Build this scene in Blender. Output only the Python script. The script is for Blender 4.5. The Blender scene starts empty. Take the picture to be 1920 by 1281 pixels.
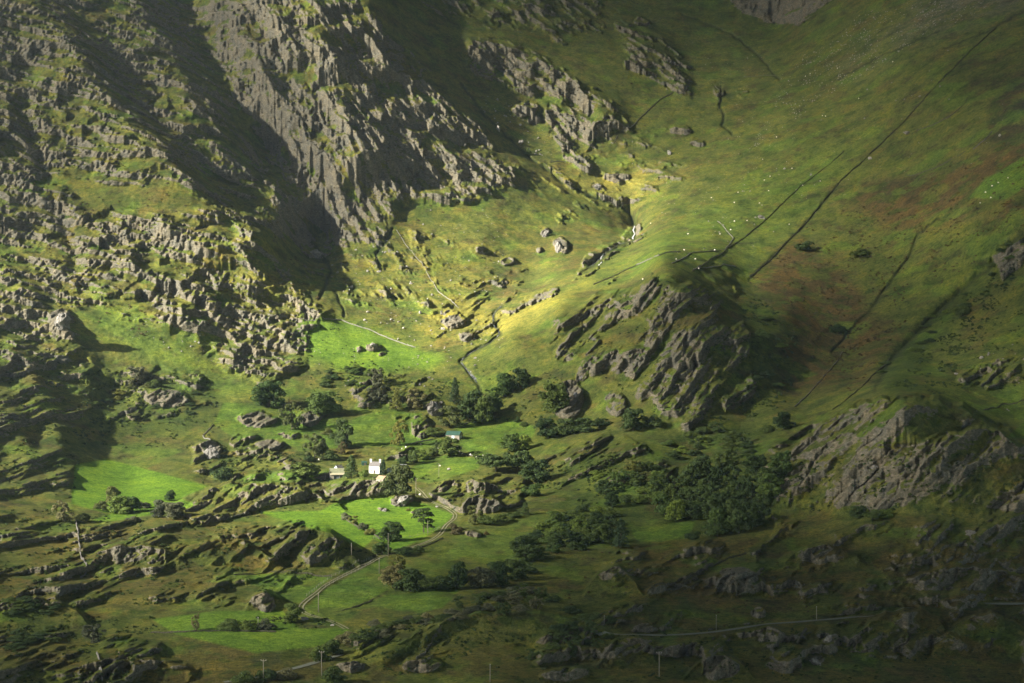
import bpy, bmesh, math, random
import numpy as np
from mathutils import Vector, Matrix, noise as mnoise
rng = np.random.default_rng(7)
random.seed(11)
F32 = np.float32
# ------------------------------------------------------------------ camera model
FPX = 3908.0; HY = 499.0; CX = 960.0; CAMZ = 156.0; K = 1.2      # focal in photo pixels, horizon row, camera height
sc = bpy.context.scene
COL = sc.collection
SUN_A = math.radians(68); SUN_E = math.radians(27)                # from behind-left
SDIR = np.array([-math.cos(SUN_E)*math.sin(SUN_A), -math.cos(SUN_E)*math.cos(SUN_A), math.sin(SUN_E)])

# ------------------------------------------------------------------ numeric helpers
def sstep(a, b, x):
    t = np.clip((x-a)/(b-a), 0, 1); return t*t*(3-2*t)
_tab = {}
def perlin(x, y, seed=0):
    if seed not in _tab:
        r = np.random.default_rng(seed+100); a = r.random(65536)*2*np.pi
        _tab[seed] = (np.cos(a).astype(F32), np.sin(a).astype(F32))
    gx, gy = _tab[seed]
    xi = np.floor(x).astype(np.int64); yi = np.floor(y).astype(np.int64)
    xf = (x-xi).astype(F32); yf = (y-yi).astype(F32)
    u = xf*xf*xf*(xf*(xf*6-15)+10); v = yf*yf*yf*(yf*(yf*6-15)+10)
    def g(ix, iy, dx, dy):
        h = ((ix*73856093) ^ (iy*19349663)) & 65535
        return gx[h]*dx+gy[h]*dy
    a = g(xi, yi, xf, yf); b = g(xi+1, yi, xf-1, yf)
    c = g(xi, yi+1, xf, yf-1); d = g(xi+1, yi+1, xf-1, yf-1)
    return ((a+(b-a)*u)*(1-v)+(c+(d-c)*u)*v)*1.5
def fbm(x, y, n, seed=0, gain=.5):
    s = 0; a = 1; t = 0
    for k in range(n):
        s = s+a*perlin(x*2**k+k*17.3, y*2**k-k*9.1, seed+k); t += a; a *= gain
    return s/t
def facets(x, y, seed):
    """Voronoi cells, each a tilted plane: broken rock faces. Returns height and distance to crack."""
    r = np.random.default_rng(seed); J = r.random((4096, 5)).astype(F32)
    xi = np.floor(x).astype(np.int64); yi = np.floor(y).astype(np.int64)
    f1 = np.full(x.shape, 9., F32); f2 = np.full(x.shape, 9., F32); h = np.zeros(x.shape, F32)
    for i in (-1, 0, 1):
        for j in (-1, 0, 1):
            k = (((xi+i)*73856093) ^ ((yi+j)*19349663)) & 4095
            q = J[k]
            dx = (x-(xi+i)-q[..., 0]).astype(F32); dy = (y-(yi+j)-q[..., 1]).astype(F32)
            d = dx*dx+dy*dy
            hh = (q[..., 2]-.5)+(q[..., 3]-.35)*1.6*dx+(q[..., 4]-.5)*1.4*dy
            m = d < f1
            f2 = np.where(m, f1, np.minimum(f2, d)); h = np.where(m, hh, h); f1 = np.where(m, d, f1)
    return h, np.sqrt(f2)-np.sqrt(f1)
def seg_dist(U, V, pts):
    best = np.full(U.shape, 1e9); side = np.zeros(U.shape); par = np.zeros(U.shape)
    n = len(pts)-1
    for k in range(n):
        ax, ay = pts[k][:2]; bx, by = pts[k+1][:2]
        dx, dy = bx-ax, by-ay; L = dx*dx+dy*dy+1e-9
        t = np.clip(((U-ax)*dx+(V-ay)*dy)/L, 0, 1)
        ex = U-ax-t*dx; ey = V-ay-t*dy; d = ex*ex+ey*ey
        m = d < best
        best = np.where(m, d, best); side = np.where(m, np.sign(dx*(V-ay)-dy*(U-ax)), side); par = np.where(m, (k+t)/n, par)
    return np.sqrt(best), side, par
def poly_mask(U, V, pts, feather):
    x0 = min(p[0] for p in pts)-feather; x1 = max(p[0] for p in pts)+feather
    y0 = min(p[1] for p in pts)-feather; y1 = max(p[1] for p in pts)+feather
    out = np.zeros(U.shape, F32)
    b = (U > x0) & (U < x1) & (V > y0) & (V < y1)
    if not b.any(): return out
    u = U[b]; v = V[b]
    d, _, _ = seg_dist(u, v, list(pts)+[pts[0]])
    ins = np.zeros(u.shape, bool)
    for k in range(len(pts)):
        ax, ay = pts[k]; bx, by = pts[(k+1) % len(pts)]
        if ay == by: continue
        c = ((ay > v) != (by > v)) & (u < (bx-ax)*(v-ay)/(by-ay)+ax)
        ins ^= c
    out[b] = sstep(-feather, feather, np.where(ins, d, -d))
    return out
def ell_mask(U, V, cx, cy, rx, ry):
    return sstep(1.35, .75, np.sqrt(((U-cx)/rx)**2+((V-cy)/ry)**2)).astype(F32)
def rbf(pts, U, V, smooth=0.0, lin=True):
    P = np.array(pts, float); X = P[:, :2]/1000.; y = P[:, 2]
    r = np.sqrt(((X[:, None]-X[None])**2).sum(-1)+1e-4)
    n = len(P); A = np.zeros((n+3, n+3)); A[:n, :n] = -r-np.eye(n)*smooth*-1*-1
    A[:n, n] = 1; A[:n, n+1:] = X; A[n, :n] = 1; A[n+1:, :n] = X.T
    w = np.linalg.solve(A, np.concatenate([y, [0, 0, 0]]))
    u = U.ravel()/1000.; v = V.ravel()/1000.
    out = w[n]+w[n+1]*u+w[n+2]*v
    for k in range(n):
        out = out-w[k]*np.sqrt((u-X[k, 0])**2+(v-X[k, 1])**2+1e-4)
    return out.reshape(U.shape)
def blur(A, n, it=2):
    for _ in range(it):
        for ax in (0, 1):
            B = np.pad(A, [(n, n) if a == ax else (0, 0) for a in (0, 1)], mode='edge')
            C = np.cumsum(B, axis=ax, dtype=np.float64)
            C = np.concatenate([np.zeros_like(np.take(C, [0], axis=ax)), C], axis=ax)
            m = 2*n+1; s = A.shape[ax]
            hi = np.take(C, range(m, m+s), axis=ax); lo = np.take(C, range(0, s), axis=ax)
            A = (hi-lo)/m
    return A

# ------------------------------------------------------------------ lie of the land: distance of the ground seen in each direction
DP = [(-500,1281,640),(0,1281,650),(500,1281,650),(960,1281,650),(1500,1281,660),(1920,1281,680),(2400,1281,700),
(-300,1500,520),(960,1500,520),(2200,1500,540),
(0,1200,715),(400,1200,718),(800,1200,720),(1200,1200,725),(1600,1200,735),(1900,1200,740),
(0,1100,815),(400,1100,815),(800,1100,815),(1200,1100,820),(1500,1100,830),(1900,1100,825),
(0,1000,935),(300,1000,945),(600,1000,955),(900,1000,960),(1200,1000,965),(1500,1000,925),(1900,1000,890),(2300,1000,880),
(1560,870,1010),(1700,800,990),(1700,760,1020),(1450,870,1050),(1700,900,950),(1900,840,1010),(1900,900,955),(1550,930,980),
(1700,728,1170),(1520,775,1220),(1600,745,1200),(1900,785,1150),(1830,750,1180),(1430,830,1150),
(1200,900,1080),(1350,900,1070),(1000,900,1130),(1100,830,1190),(1300,840,1170),(1000,950,1040),(1200,950,1020),
(1300,805,1195),(1300,650,1300),(1260,520,1400),(1240,488,1465),(1100,700,1310),(1080,620,1390),(1340,600,1350),(1350,560,1410),
(1430,700,1296),(1460,600,1400),(1440,650,1338),(1400,780,1235),
(1400,525,1525),(1600,600,1450),(1900,600,1320),(1750,700,1260),(1900,700,1220),(1600,700,1330),(1500,740,1290),(2300,600,1200),
(1500,400,1690),(1900,400,1440),(1700,300,1690),(1900,200,1620),(1500,250,1860),(1700,100,1890),(1900,0,1880),(2300,200,1500),(2300,-200,1800),
(1500,100,2130),(1450,45,2300),(1450,0,2310),(1350,200,2030),(1190,430,1820),(1200,500,1530),(1000,515,1640),(1130,540,1490),(1280,440,1650),
(1050,580,1430),(960,640,1400),(920,600,1500),(875,690,1390),(900,740,1350),
(1000,450,1720),(900,450,1690),(750,400,1740),(800,550,1560),(700,600,1490),(700,500,1620),
(1200,400,1830),(1100,350,1880),(1000,250,1980),(900,150,2035),(1100,150,2070),(1200,100,2160),(800,0,2150),(1000,0,2230),(1200,0,2360),(1300,100,2220),
(740,440,1690),(650,300,1750),(600,100,1890),(500,0,1960),(700,0,2010),(830,200,1915),(960,330,1840),(640,460,1680),
(600,450,1730),(500,300,1808),(400,100,1935),(330,0,2040),(700,150,1890),
(600,570,1500),(500,430,1580),(330,280,1660),(160,110,1790),(80,0,1880),
(300,500,1490),(200,400,1560),(100,250,1680),(0,100,1790),(0,300,1620),(0,440,1540),(100,520,1480),(-400,200,1550),(-400,500,1380),(-400,-200,1850),
(560,690,1400),(420,700,1380),(350,600,1430),(250,650,1392),(150,590,1420),(60,490,1500),
(0,600,1385),(60,640,1375),(0,800,1190),(100,750,1285),(130,830,1195),(50,900,1090),(0,900,1080),(-400,800,1080),(-400,1000,920),
(200,750,1330),(200,850,1215),(250,900,1150),(400,750,1330),(600,750,1340),(750,750,1340),(400,850,1210),(600,850,1215),(800,850,1220),(950,780,1300),(1100,780,1270),
(600,900,1150),(800,900,1150),(400,900,1150),(600,950,1050),(800,950,1050),(300,950,1045),
(0,-260,2150),(500,-260,2250),(1000,-260,2700),(1500,-260,2600),(1900,-260,2250)]
# relief lines: points, metres nearer (+) or farther (-), reach left, reach right (photo pixels)
TL = [
([(60,-40),(110,0),(190,100),(250,190),(330,270),(430,372),(560,450),(630,510)], -32, 40, 90),
([(330,-30),(345,10),(400,110),(450,220),(530,310),(590,400)], -30, 40, 70),
([(100,0),(150,70),(230,180),(310,285),(400,375),(480,432),(560,500),(610,575)], 26, 120, 26),
([(240,-20),(300,60),(360,180),(440,290),(560,420)], 24, 70, 24),
([(440,-20),(470,80),(540,230),(560,330)], 14, 50, 16),
([(575,-20),(610,60),(632,110),(640,160)], 22, 55, 18),
([(500,10),(540,60),(563,130)], 18, 36, 14),
([(600,165),(640,215),(655,250),(695,320)], 20, 24, 18),
([(670,0),(700,30),(760,100),(830,180),(880,215),(980,320)], 16, 70, 30),
([(680,60),(700,90),(735,145)], 16, 14, 12),
([(640,150),(650,180),(700,260),(745,340),(735,430)], 14, 40, 18),
([(790,250),(830,270),(860,310)], 10, 26, 12),
([(865,60),(960,90),(1060,150),(1130,200),(1180,250)], 26, 60, 44),
([(1060,190),(1085,205),(1110,235)], -22, 16, 30),
([(870,75),(900,110),(960,165)], 14, 14, 30),
([(1150,20),(1230,80),(1300,190)], 18, 40, 26),
([(1040,255),(1080,300),(1108,322)], 12, 14, 10),
([(980,190),(1005,225)], 9, 12, 9),
([(90,370),(125,430),(145,520)], -18, 16, 22),
([(30,180),(55,260),(95,350)], -22, 18, 30),
([(300,400),(330,440),(420,470),(520,520)], 12, 30, 20),
([(-20,470),(70,560),(115,610),(175,690),(180,760)], 13, 90, 30),
([(10,640),(60,700),(100,790),(120,830)], 18, 46, 24),
([(-10,760),(40,800),(60,900)], 10, 40, 24),
([(250,470),(240,520)], 12, 20, 10), ([(100,590),(130,620)], 12, 14, 12),
([(1215,498),(1300,560),(1318,630),(1345,700),(1320,790)], 9, 60, 44),
([(1120,590),(1150,575),(1190,590)], 9, 18, 12), ([(1040,620),(1068,600),(1090,625)], 9, 18, 12),
([(1405,530),(1450,640),(1470,700)], -4, 24, 40),
([(1430,860),(1490,790),(1600,755),(1720,742),(1800,775),(1900,830)], 16, 12, 70),
([(1918,437),(1850,507),(1783,564),(1730,615),(1669,678),(1640,730)], -16, 16, 16),
([(865,158),(905,211),(935,242),(962,268),(996,299),(1026,319),(1059,346),(1110,369),(1160,386)], -9, 8, 8),
([(1160,386),(1190,425),(1190,452),(1137,476),(1105,500),(1086,516)], -16, 12, 12),
([(1461,151),(1428,111),(1371,64),(1300,37)], -8, 7, 7),
([(942,574),(925,590),(939,625),(915,645),(888,658),(863,678),(895,718)], -7, 7, 7),
([(500,1040),(560,1000),(590,985),(620,1010),(640,1030)], 14, 14, 16),
([(820,835),(830,850)], 3, 10, 10),
([(690,1255),(760,1210),(880,1150),(960,1150),(1040,1180)], 14, 20, 50),
([(840,960),(880,935),(920,940),(945,960)], 9, 12, 10),
([(740,950),(757,932),(775,948)], 5, 7, 7),
([(1380,880),(1440,935),(1500,925),(1560,905)], 8, 10, 12),
([(1440,800),(1500,840),(1480,900)], -6, 20, 20),
]
us = np.arange(-440, 2361, 6.0); vs = np.arange(1412, -272, -6.0)     # rows run from near (bottom) to far (top)
LU, LV = np.meshgrid(us, vs)
LD = np.exp(rbf([(a, b, math.log(c*K)) for a, b, c in DP], LU, LV))
for pts, amp, wl, wr in TL:
    d, side, par = seg_dist(LU, LV, pts)
    w = np.where(side < 0, wr, wl)
    # image y grows downward: side<0 is to the right of a line drawn downward
    k = np.clip(1-d/w, 0, 1)*np.clip(np.minimum(par, 1-par)*6+.25, 0, 1)
    if amp < 0: k = k*k*(3-2*k)
    LD = LD-amp*1.15*k
LD = np.maximum.accumulate(LD, axis=0)
LD = blur(LD, 1, 1)
def lerp_low(A, U, V):
    x = np.clip((U-us[0])/6.0, 0, len(us)-1.001); y = np.clip((vs[0]-V)/6.0, 0, len(vs)-1.001)
    xi = x.astype(int); yi = y.astype(int); xf = x-xi; yf = y-yi
    return ((A[yi, xi]*(1-xf)+A[yi, xi+1]*xf)*(1-yf)+(A[yi+1, xi]*(1-xf)+A[yi+1, xi+1]*xf)*yf)

# rock density: polygons, then ellipses
RP = [
(.46,30,[(-440,-260),(650,-260),(700,20),(860,220),(740,440),(640,500),(590,590),(420,690),(250,600),(-440,470)]),
(.60,26,[(-440,-260),(330,-260),(340,0),(400,120),(470,250),(600,440),(600,560),(540,470),(430,400),(300,350),(100,340),(0,390),(-440,390)]),
(.70,22,[(345,-260),(660,-260),(690,0),(760,90),(880,210),(980,330),(960,355),(900,372),(760,382),(740,430),(715,465),(640,472),(560,410),(480,260),(400,120)]),
(.59,20,[(-440,380),(110,365),(300,395),(480,430),(560,500),(610,580),(570,690),(500,725),(420,695),(380,655),(300,612),(235,545),(130,545),(0,470),(-440,470)]),
(.60,20,[(-440,470),(0,482),(90,560),(150,620),(190,760),(130,830),(135,930),(0,945),(-440,945)]),
(.66,12,[(865,72),(960,75),(1060,130),(1150,190),(1190,250),(1120,245),(1050,195),(960,168),(880,135)]),
(.54,20,[(740,-260),(1150,-260),(1130,60),(1060,85),(940,52),(820,35),(770,0)]),
(.55,10,[(1150,30),(1230,60),(1290,120),(1305,190),(1255,172),(1180,120)]),
(.85,5,[(1035,248),(1070,262),(1112,312),(1106,326),(1060,300)]),
(.62,6,[(1030,188),(1130,240),(1150,262),(1110,285),(1060,260),(1018,220)]),
(.95,8,[(1345,-60),(1580,-60),(1560,0),(1500,48),(1440,42),(1370,15)]),
(.45,4,[(1338,150),(1358,155),(1352,195),(1342,200)]),(.45,4,[(1370,160),(1400,165),(1425,190),(1390,195)]),
(.92,5,[(1075,525),(1095,485),(1110,470),(1165,447),(1180,425),(1200,418),(1214,438),(1150,478),(1100,518)]),
(.97,3,[(935,585),(1000,553),(1045,536),(1052,543),(1000,572),(950,590)]),
(.72,3,[(1130,530),(1160,510),(1166,514),(1140,532)]),
(.74,24,[(1030,640),(1050,600),(1120,550),(1220,525),(1300,530),(1370,560),(1375,640),(1345,760),(1290,810),(1210,755),(1150,705),(1060,695)]),
(.5,8,[(1380,520),(1400,600),(1420,740),(1360,790),(1340,700)]),
(.60,18,[(1415,858),(1490,785),(1600,750),(1720,738),(1800,766),(1920,815),(2300,850),(2300,960),(1900,960),(1700,955),(1560,965),(1440,948),(1430,905)]),
(.50,20,[(1440,960),(1560,980),(1920,950),(2360,950),(2360,1412),(1000,1412),(1000,1250),(1020,1180),(1150,1110),(1090,1050),(1180,1025),(1440,1005)]),
(.44,14,[(-440,965),(380,955),(560,975),(640,1000),(650,1060),(560,1065),(555,1120),(430,1150),(250,1130),(-440,1150)]),
(.74,7,[(330,965),(395,912),(480,902),(620,905),(700,915),(740,925),(640,938),(560,945),(500,957),(380,985)]),
(.70,8,[(780,930),(850,900),(930,882),(990,900),(978,945),(935,950),(860,968),(810,945)]),
(.58,12,[(1000,870),(1100,800),(1200,830),(1265,870),(1250,915),(1150,905),(1020,915)]),
(.45,12,[(190,690),(380,695),(400,760),(300,795),(180,800)]),
(.58,10,[(360,835),(450,800),(540,855),(565,895),(430,905),(360,885)]),
(.85,5,[(600,905),(700,893),(740,920),(735,930),(640,934)]),
(.45,10,[(640,700),(790,700),(830,760),(780,800),(660,760)]),
(.5,8,[(640,845),(720,835),(800,835),(760,865),(690,862)]),
(.35,16,[(620,420),(760,420),(1000,500),(930,640),(860,660),(700,600),(640,560)]),
(.33,20,[(940,300),(1240,240),(1330,330),(1230,380),(1050,420)]),
(.5,10,[(1780,690),(1920,660),(1920,720),(1820,740)]),
(.55,6,[(1860,480),(1920,445),(1920,500),(1880,530)]),
(.42,14,[(0,1180),(260,1190),(380,1250),(300,1412),(-440,1412),(-440,1200)]),
(.4,12,[(660,1180),(860,1150),(860,1260),(640,1281)]),
(-.8,10,[(130,345),(330,348),(400,385),(300,400),(150,385)]),
(-.7,8,[(1110,622),(1190,592),(1235,610),(1205,650),(1150,655)]),
(-.5,12,[(1600,1000),(1700,985),(1720,1030),(1580,1030)]),
(-.6,14,[(1280,1120),(1500,1100),(1560,1150),(1280,1185)]),
(-.6,14,[(1500,1040),(1640,1060),(1620,1100),(1480,1090)]),
(-.7,12,[(1020,1240),(1200,1215),(1600,1240),(1920,1210),(1920,1300),(1300,1412),(900,1290)]),
]
RE = [(850,603,22,13,1.1),(876,632,16,10,1.0),(845,590,14,7,.9),(938,530,16,10,.8),(952,490,14,8,.8),(1052,458,13,14,1.1),(1024,437,8,9,1),(1012,468,5,6,1),(902,467,8,6,.9),
(1065,750,26,36,1.1),(1155,755,22,22,.8),(1085,705,12,14,.5),(480,786,34,17,1),(580,785,20,15,1),(505,833,27,9,1.1),(396,842,18,15,1.2),(540,815,22,8,.8),(440,825,13,18,.7),
(757,938,17,11,1.1),(720,955,9,4,1),(778,960,8,4,.9),(905,948,34,15,1.15),(884,1000,16,8,1),(310,745,42,17,1.05),(245,775,14,16,.7),(655,885,14,5,.0),(604,890,16,7,.9),
(700,905,22,9,.9),(815,765,16,14,1.1),(790,800,18,24,.8),(770,750,8,7,.9),(115,595,22,17,1.1),(60,785,22,30,.5),(605,470,22,12,.8),(1120,350,10,5,1),(1160,332,26,10,1),(1275,245,20,9,.9),
(1310,268,14,8,.7),(985,205,22,14,.9),(1000,225,12,10,.9),(1205,40,14,8,.8),(1195,118,22,18,.9),(660,1250,30,10,1),(795,1243,36,14,.9),(1385,1080,38,20,1.05),(1500,1110,60,22,.6),(1420,1150,14,12,.8),
(1440,1185,22,12,.9),(1555,1197,14,8,1),(1530,1240,14,9,1),(1250,1210,60,22,.7),(1130,1215,30,14,.7),(1470,1245,36,14,.8),(1500,1155,10,8,.0),(1350,1250,30,26,1),(1060,1265,50,12,.7),(1540,1040,50,16,.6),
(590,1030,42,26,.6),(500,1125,26,18,.9),(420,1115,30,16,.4),(300,1250,60,14,.7),(250,1225,30,12,.7),(700,650,14,9,.9),(672,652,6,5,.9),(715,665,5,4,.9)]
LR = np.zeros(LU.shape, F32)
for d, f, p in RP:
    m = poly_mask(LU, LV, p, f)
    LR = np.maximum(LR, m*d) if d > 0 else LR*(1+d*m)
LRE = [(a, b, c, d, e) for a, b, c, d, e in RE]

# ------------------------------------------------------------------ ground cover
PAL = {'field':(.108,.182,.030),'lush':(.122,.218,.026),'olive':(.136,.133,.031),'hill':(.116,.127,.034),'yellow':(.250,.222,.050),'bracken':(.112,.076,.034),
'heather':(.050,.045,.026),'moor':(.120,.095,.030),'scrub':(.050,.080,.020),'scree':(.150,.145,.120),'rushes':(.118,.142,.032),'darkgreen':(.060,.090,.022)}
CP = [
('scree',.75,26,[(1560,120),(1700,40),(1900,-260),(2360,-260),(1920,10),(1720,90),(1600,150)]),
('darkgreen',.6,40,[(690,-260),(880,-260),(860,60),(900,200),(850,190),(760,90)]),
('darkgreen',.45,60,[(1150,-260),(1600,-260),(1560,90),(1400,180),(1250,60)]),
('olive',.6,50,[(-440,-260),(340,-260),(400,300),(560,560),(420,690),(200,660),(-440,600)]),
('olive',.8,40,[(345,-260),(690,-260),(980,330),(740,440),(600,430)]),
('hill',.7,50,[(1240,90),(1900,30),(1640,270),(1400,520),(1280,500),(1100,560),(880,690),(920,610),(1190,440),(1300,300)]),
('field',.40,26,[(1220,450),(1330,370),(1500,280),(1640,270),(1405,520),(1290,505),(1250,490)]),
('field',.40,26,[(1100,520),(1250,440),(1330,480),(1210,495),(1060,560),(980,620),(900,680),(870,690),(940,620)]),
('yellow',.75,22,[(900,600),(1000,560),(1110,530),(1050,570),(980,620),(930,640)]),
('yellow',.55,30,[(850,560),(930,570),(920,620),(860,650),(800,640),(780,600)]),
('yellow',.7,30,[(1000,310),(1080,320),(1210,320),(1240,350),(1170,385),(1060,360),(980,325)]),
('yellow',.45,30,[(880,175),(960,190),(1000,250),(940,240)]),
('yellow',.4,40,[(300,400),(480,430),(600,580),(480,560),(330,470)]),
('yellow',.40,40,[(700,440),(850,390),(1060,380),(1000,470),(850,520)]),  # yellows of the bowl raised as sunlight put into the grass colour
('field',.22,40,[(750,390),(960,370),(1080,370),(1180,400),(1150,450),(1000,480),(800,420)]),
('yellow',.38,30,[(620,480),(780,450),(950,560),(860,600),(700,560)]),  # same sunlit bowl, brightness put into the grass colour
('moor',.5,26,[(1000,420),(1180,400),(1190,430),(1080,500),(960,500)]),
('lush',.78,14,[(560,596),(640,596),(780,650),(850,672),(800,695),(700,700),(640,700),(575,665)]),
('field',.6,20,[(170,540),(330,640),(440,700),(500,740),(440,760),(300,690),(180,620)]),
('lush',1.,7,[(140,872),(200,860),(260,875),(390,912),(340,935),(300,945),(200,962),(132,945)]),
('lush',.9,6,[(165,978),(230,955),(340,935),(375,948),(300,964),(215,978)]),
('field',.9,10,[(420,755),(520,758),(560,770),(640,790),(720,770),(790,775),(800,815),(770,835),(690,838),(560,845),(520,825),(450,828),(400,795)]),
('field',.95,6,[(850,800),(940,780),(1005,800),(1000,822),(945,830),(925,852),(890,858),(860,830)]),
('field',.95,6,[(760,890),(790,862),(840,853),(900,860),(898,878),(850,895),(805,908),(770,900)]),
('field',.8,6,[(730,835),(830,815),(830,830),(760,850)]),
('lush',1.,8,[(480,960),(600,957),(640,937),(740,932),(800,945),(850,965),(835,985),(790,1012),(740,1035),(700,1010),(680,1030),(620,1000),(560,985)]),
('yellow',.35,20,[(380,930),(480,910),(560,920),(500,960),(400,960)]),
('field',.9,5,[(440,1080),(540,1073),(622,1082),(563,1132),(520,1120)]),
('field',.9,5,[(575,1140),(610,1105),(722,1045),(738,1100),(720,1112),(650,1140)]),
('field',.9,5,[(690,1138),(735,1104),(862,1105),(830,1140),(790,1150)]),
('lush',.8,6,[(285,1160),(410,1145),(530,1143),(560,1178),(660,1178),(600,1212),(480,1225),(330,1190)]),
('field',.55,14,[(775,1050),(900,1000),(1010,965),(1090,955),(990,1040),(950,1062),(800,1092)]),
('field',.9,6,[(1185,1000),(1240,985),(1305,975),(1290,1010),(1200,1018)]),
('field',.9,6,[(440,893),(560,878),(610,890),(590,902),(460,907)]),
('field',.6,20,[(1560,1010),(1640,985),(1720,1010),(1700,1040),(1570,1030)]),
('field',.8,14,[(1890,820),(1920,790),(2100,780),(2100,840)]),
('field',.7,14,[(1770,740),(1920,720),(1920,790),(1840,780)]),
('bracken',.9,24,[(1560,350),(1740,330),(1900,260),(1960,260),(1960,420),(1850,440),(1700,450),(1620,400)]),
('heather',.95,16,[(1960,120),(1880,150),(1855,200),(1850,260),(1900,290),(1960,280)]),
('heather',.9,9,[(1815,150),(1860,145),(1868,160),(1820,167)]),
('heather',.7,9,[(1800,115),(1850,95),(1840,120),(1790,140)]),
('heather',.7,14,[(1620,345),(1720,330),(1780,335),(1700,370),(1640,370)]),
('field',1.,7,[(1815,372),(1850,335),(1920,295),(1960,285),(1960,330),(1885,375)]),
('rushes',.8,30,[(1700,440),(1860,390),(1800,560),(1700,600)]),
('bracken',.9,16,[(1500,440),(1405,525),(1480,620),(1640,640),(1610,540),(1530,480)]),
('darkgreen',.7,24,[(1400,530),(1470,620),(1480,720),(1400,790),(1400,650)]),
('bracken',.8,24,[(1460,640),(1640,600),(1700,640),(1600,720),(1460,740)]),
('scrub',.8,14,[(1660,740),(1640,680),(1760,590),(1860,500),(1925,430),(1925,450),(1760,640),(1730,740)]),
('rushes',.6,20,[(1720,740),(1800,640),(1960,520),(1960,700),(1800,740)]),
('scrub',.7,20,[(1000,950),(1100,830),(1320,800),(1500,790),(1430,850),(1480,960),(1300,1010),(1150,1030)]),
('bracken',.6,12,[(1230,612),(1290,590),(1380,570),(1400,600),(1300,610),(1200,640)]),
('bracken',.5,12,[(910,505),(970,500),(960,560),(920,590),(900,545)]),
('bracken',.6,10,[(885,195),(905,215),(915,245),(895,235)]),
('moor',.8,30,[(1200,1020),(1500,1000),(1960,1000),(1960,1170),(1500,1180),(1180,1190)]),
('moor',.6,40,[(-440,990),(350,960),(560,1000),(500,1060),(300,1140),(-440,1150)]),
('moor',.7,30,[(-440,1180),(400,1220),(560,1240),(700,1260),(700,1412),(-440,1412)]),
('moor',.6,30,[(640,1281),(900,1200),(1000,1250),(1960,1200),(1960,1412),(640,1412)]),
('yellow',.35,10,[(430,740),(480,735),(490,755),(430,765)]),
('scrub',.6,20,[(150,690),(390,700),(420,800),(330,830),(180,830)]),
]
PC = np.array([PAL['hill']], F32)
LC = np.ones(LU.shape+(3,), F32)*PC
FINE = []
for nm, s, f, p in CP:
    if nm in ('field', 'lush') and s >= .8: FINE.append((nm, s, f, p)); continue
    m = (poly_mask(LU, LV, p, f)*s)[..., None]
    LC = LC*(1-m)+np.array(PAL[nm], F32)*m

# ------------------------------------------------------------------ fine grid
STEP = 1.55
def axis(a, b, lo, hi):
    f = np.arange(a, b+STEP, STEP)
    def out(x0, x1, s=7.0):
        n = max(2, int(abs(x1-x0)/s)); return np.linspace(x0, x1, n+1)[1:]
    return np.concatenate([out(f[0], lo)[::-1], f, out(f[-1], hi)])
ua = axis(-14, 1934, -436, 2350); va = axis(-12, 1294, -260, 1406)[::-1]
U, V = np.meshgrid(ua, va)
H, W = U.shape
D0 = blur(lerp_low(LD, U, V), 2, 2)
# separate hillocks: centre, foot row, crest row, half width, how pointed, wobble
BUMPS = [(1120,872,806,120,.6),(700,936,893,48,.5),(905,962,922,46,.6),(480,962,903,180,.7),(870,925,895,80,.6),(1700,965,742,300,.75),(1850,960,800,160,.6),(590,1064,988,92,.75),(690,1012,1003,40,.6),(757,950,928,22,1.),
 (420,1070,1010,120,.8),(250,1060,1020,110,.7),(500,1146,1106,46,.9),(1390,1112,1068,56,.6),(1540,1060,1020,90,.7),(1810,1110,1060,140,.7),(1150,1120,1060,60,.9),(960,1210,1145,220,.6),(1700,1225,1140,120,.8),(1850,1230,1150,110,.7),(1440,1205,1172,40,.7),(1350,1275,1225,70,.8),(1180,1250,1190,60,.7),(60,1180,1120,120,.6),(270,1276,1232,110,.6),(800,1256,1236,60,.6)]
for cx, bv, cv, rx, pw in BUMPS:
    j0, j1 = np.searchsorted(ua, [cx-rx, cx+rx]); j1 = min(j1, len(ua))
    if j1-j0 < 3: continue
    uu = ua[j0:j1]; e = np.clip(1-np.abs((uu-cx)/rx)**(1+1/pw), 0, 1)
    hh_ = min(bv-cv, 70)
    vc = bv-(bv-cv)*e-hh_*np.minimum(e*3, 1)*(.13*perlin(uu/26., uu*0+cv, 12)+.04*perlin(uu/9., uu*0+cv, 13)); base = np.interp(-np.full_like(uu, bv), -va, np.arange(len(va))).astype(int)
    Db = D0[base, np.arange(j0, j1)]; Vv = V[:, j0:j1]
    w_ = sstep(0, 5, Vv-vc)*sstep(bv+2, bv-3, Vv)
    keep = .42 if bv > 880 else .92
    tgt = Db+(D0[:, j0:j1]-Db)*keep
    D0[:, j0:j1] = D0[:, j0:j1]*(1-w_)+np.minimum(tgt, D0[:, j0:j1])*w_
D0 = blur(D0, 1, 1)
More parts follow.
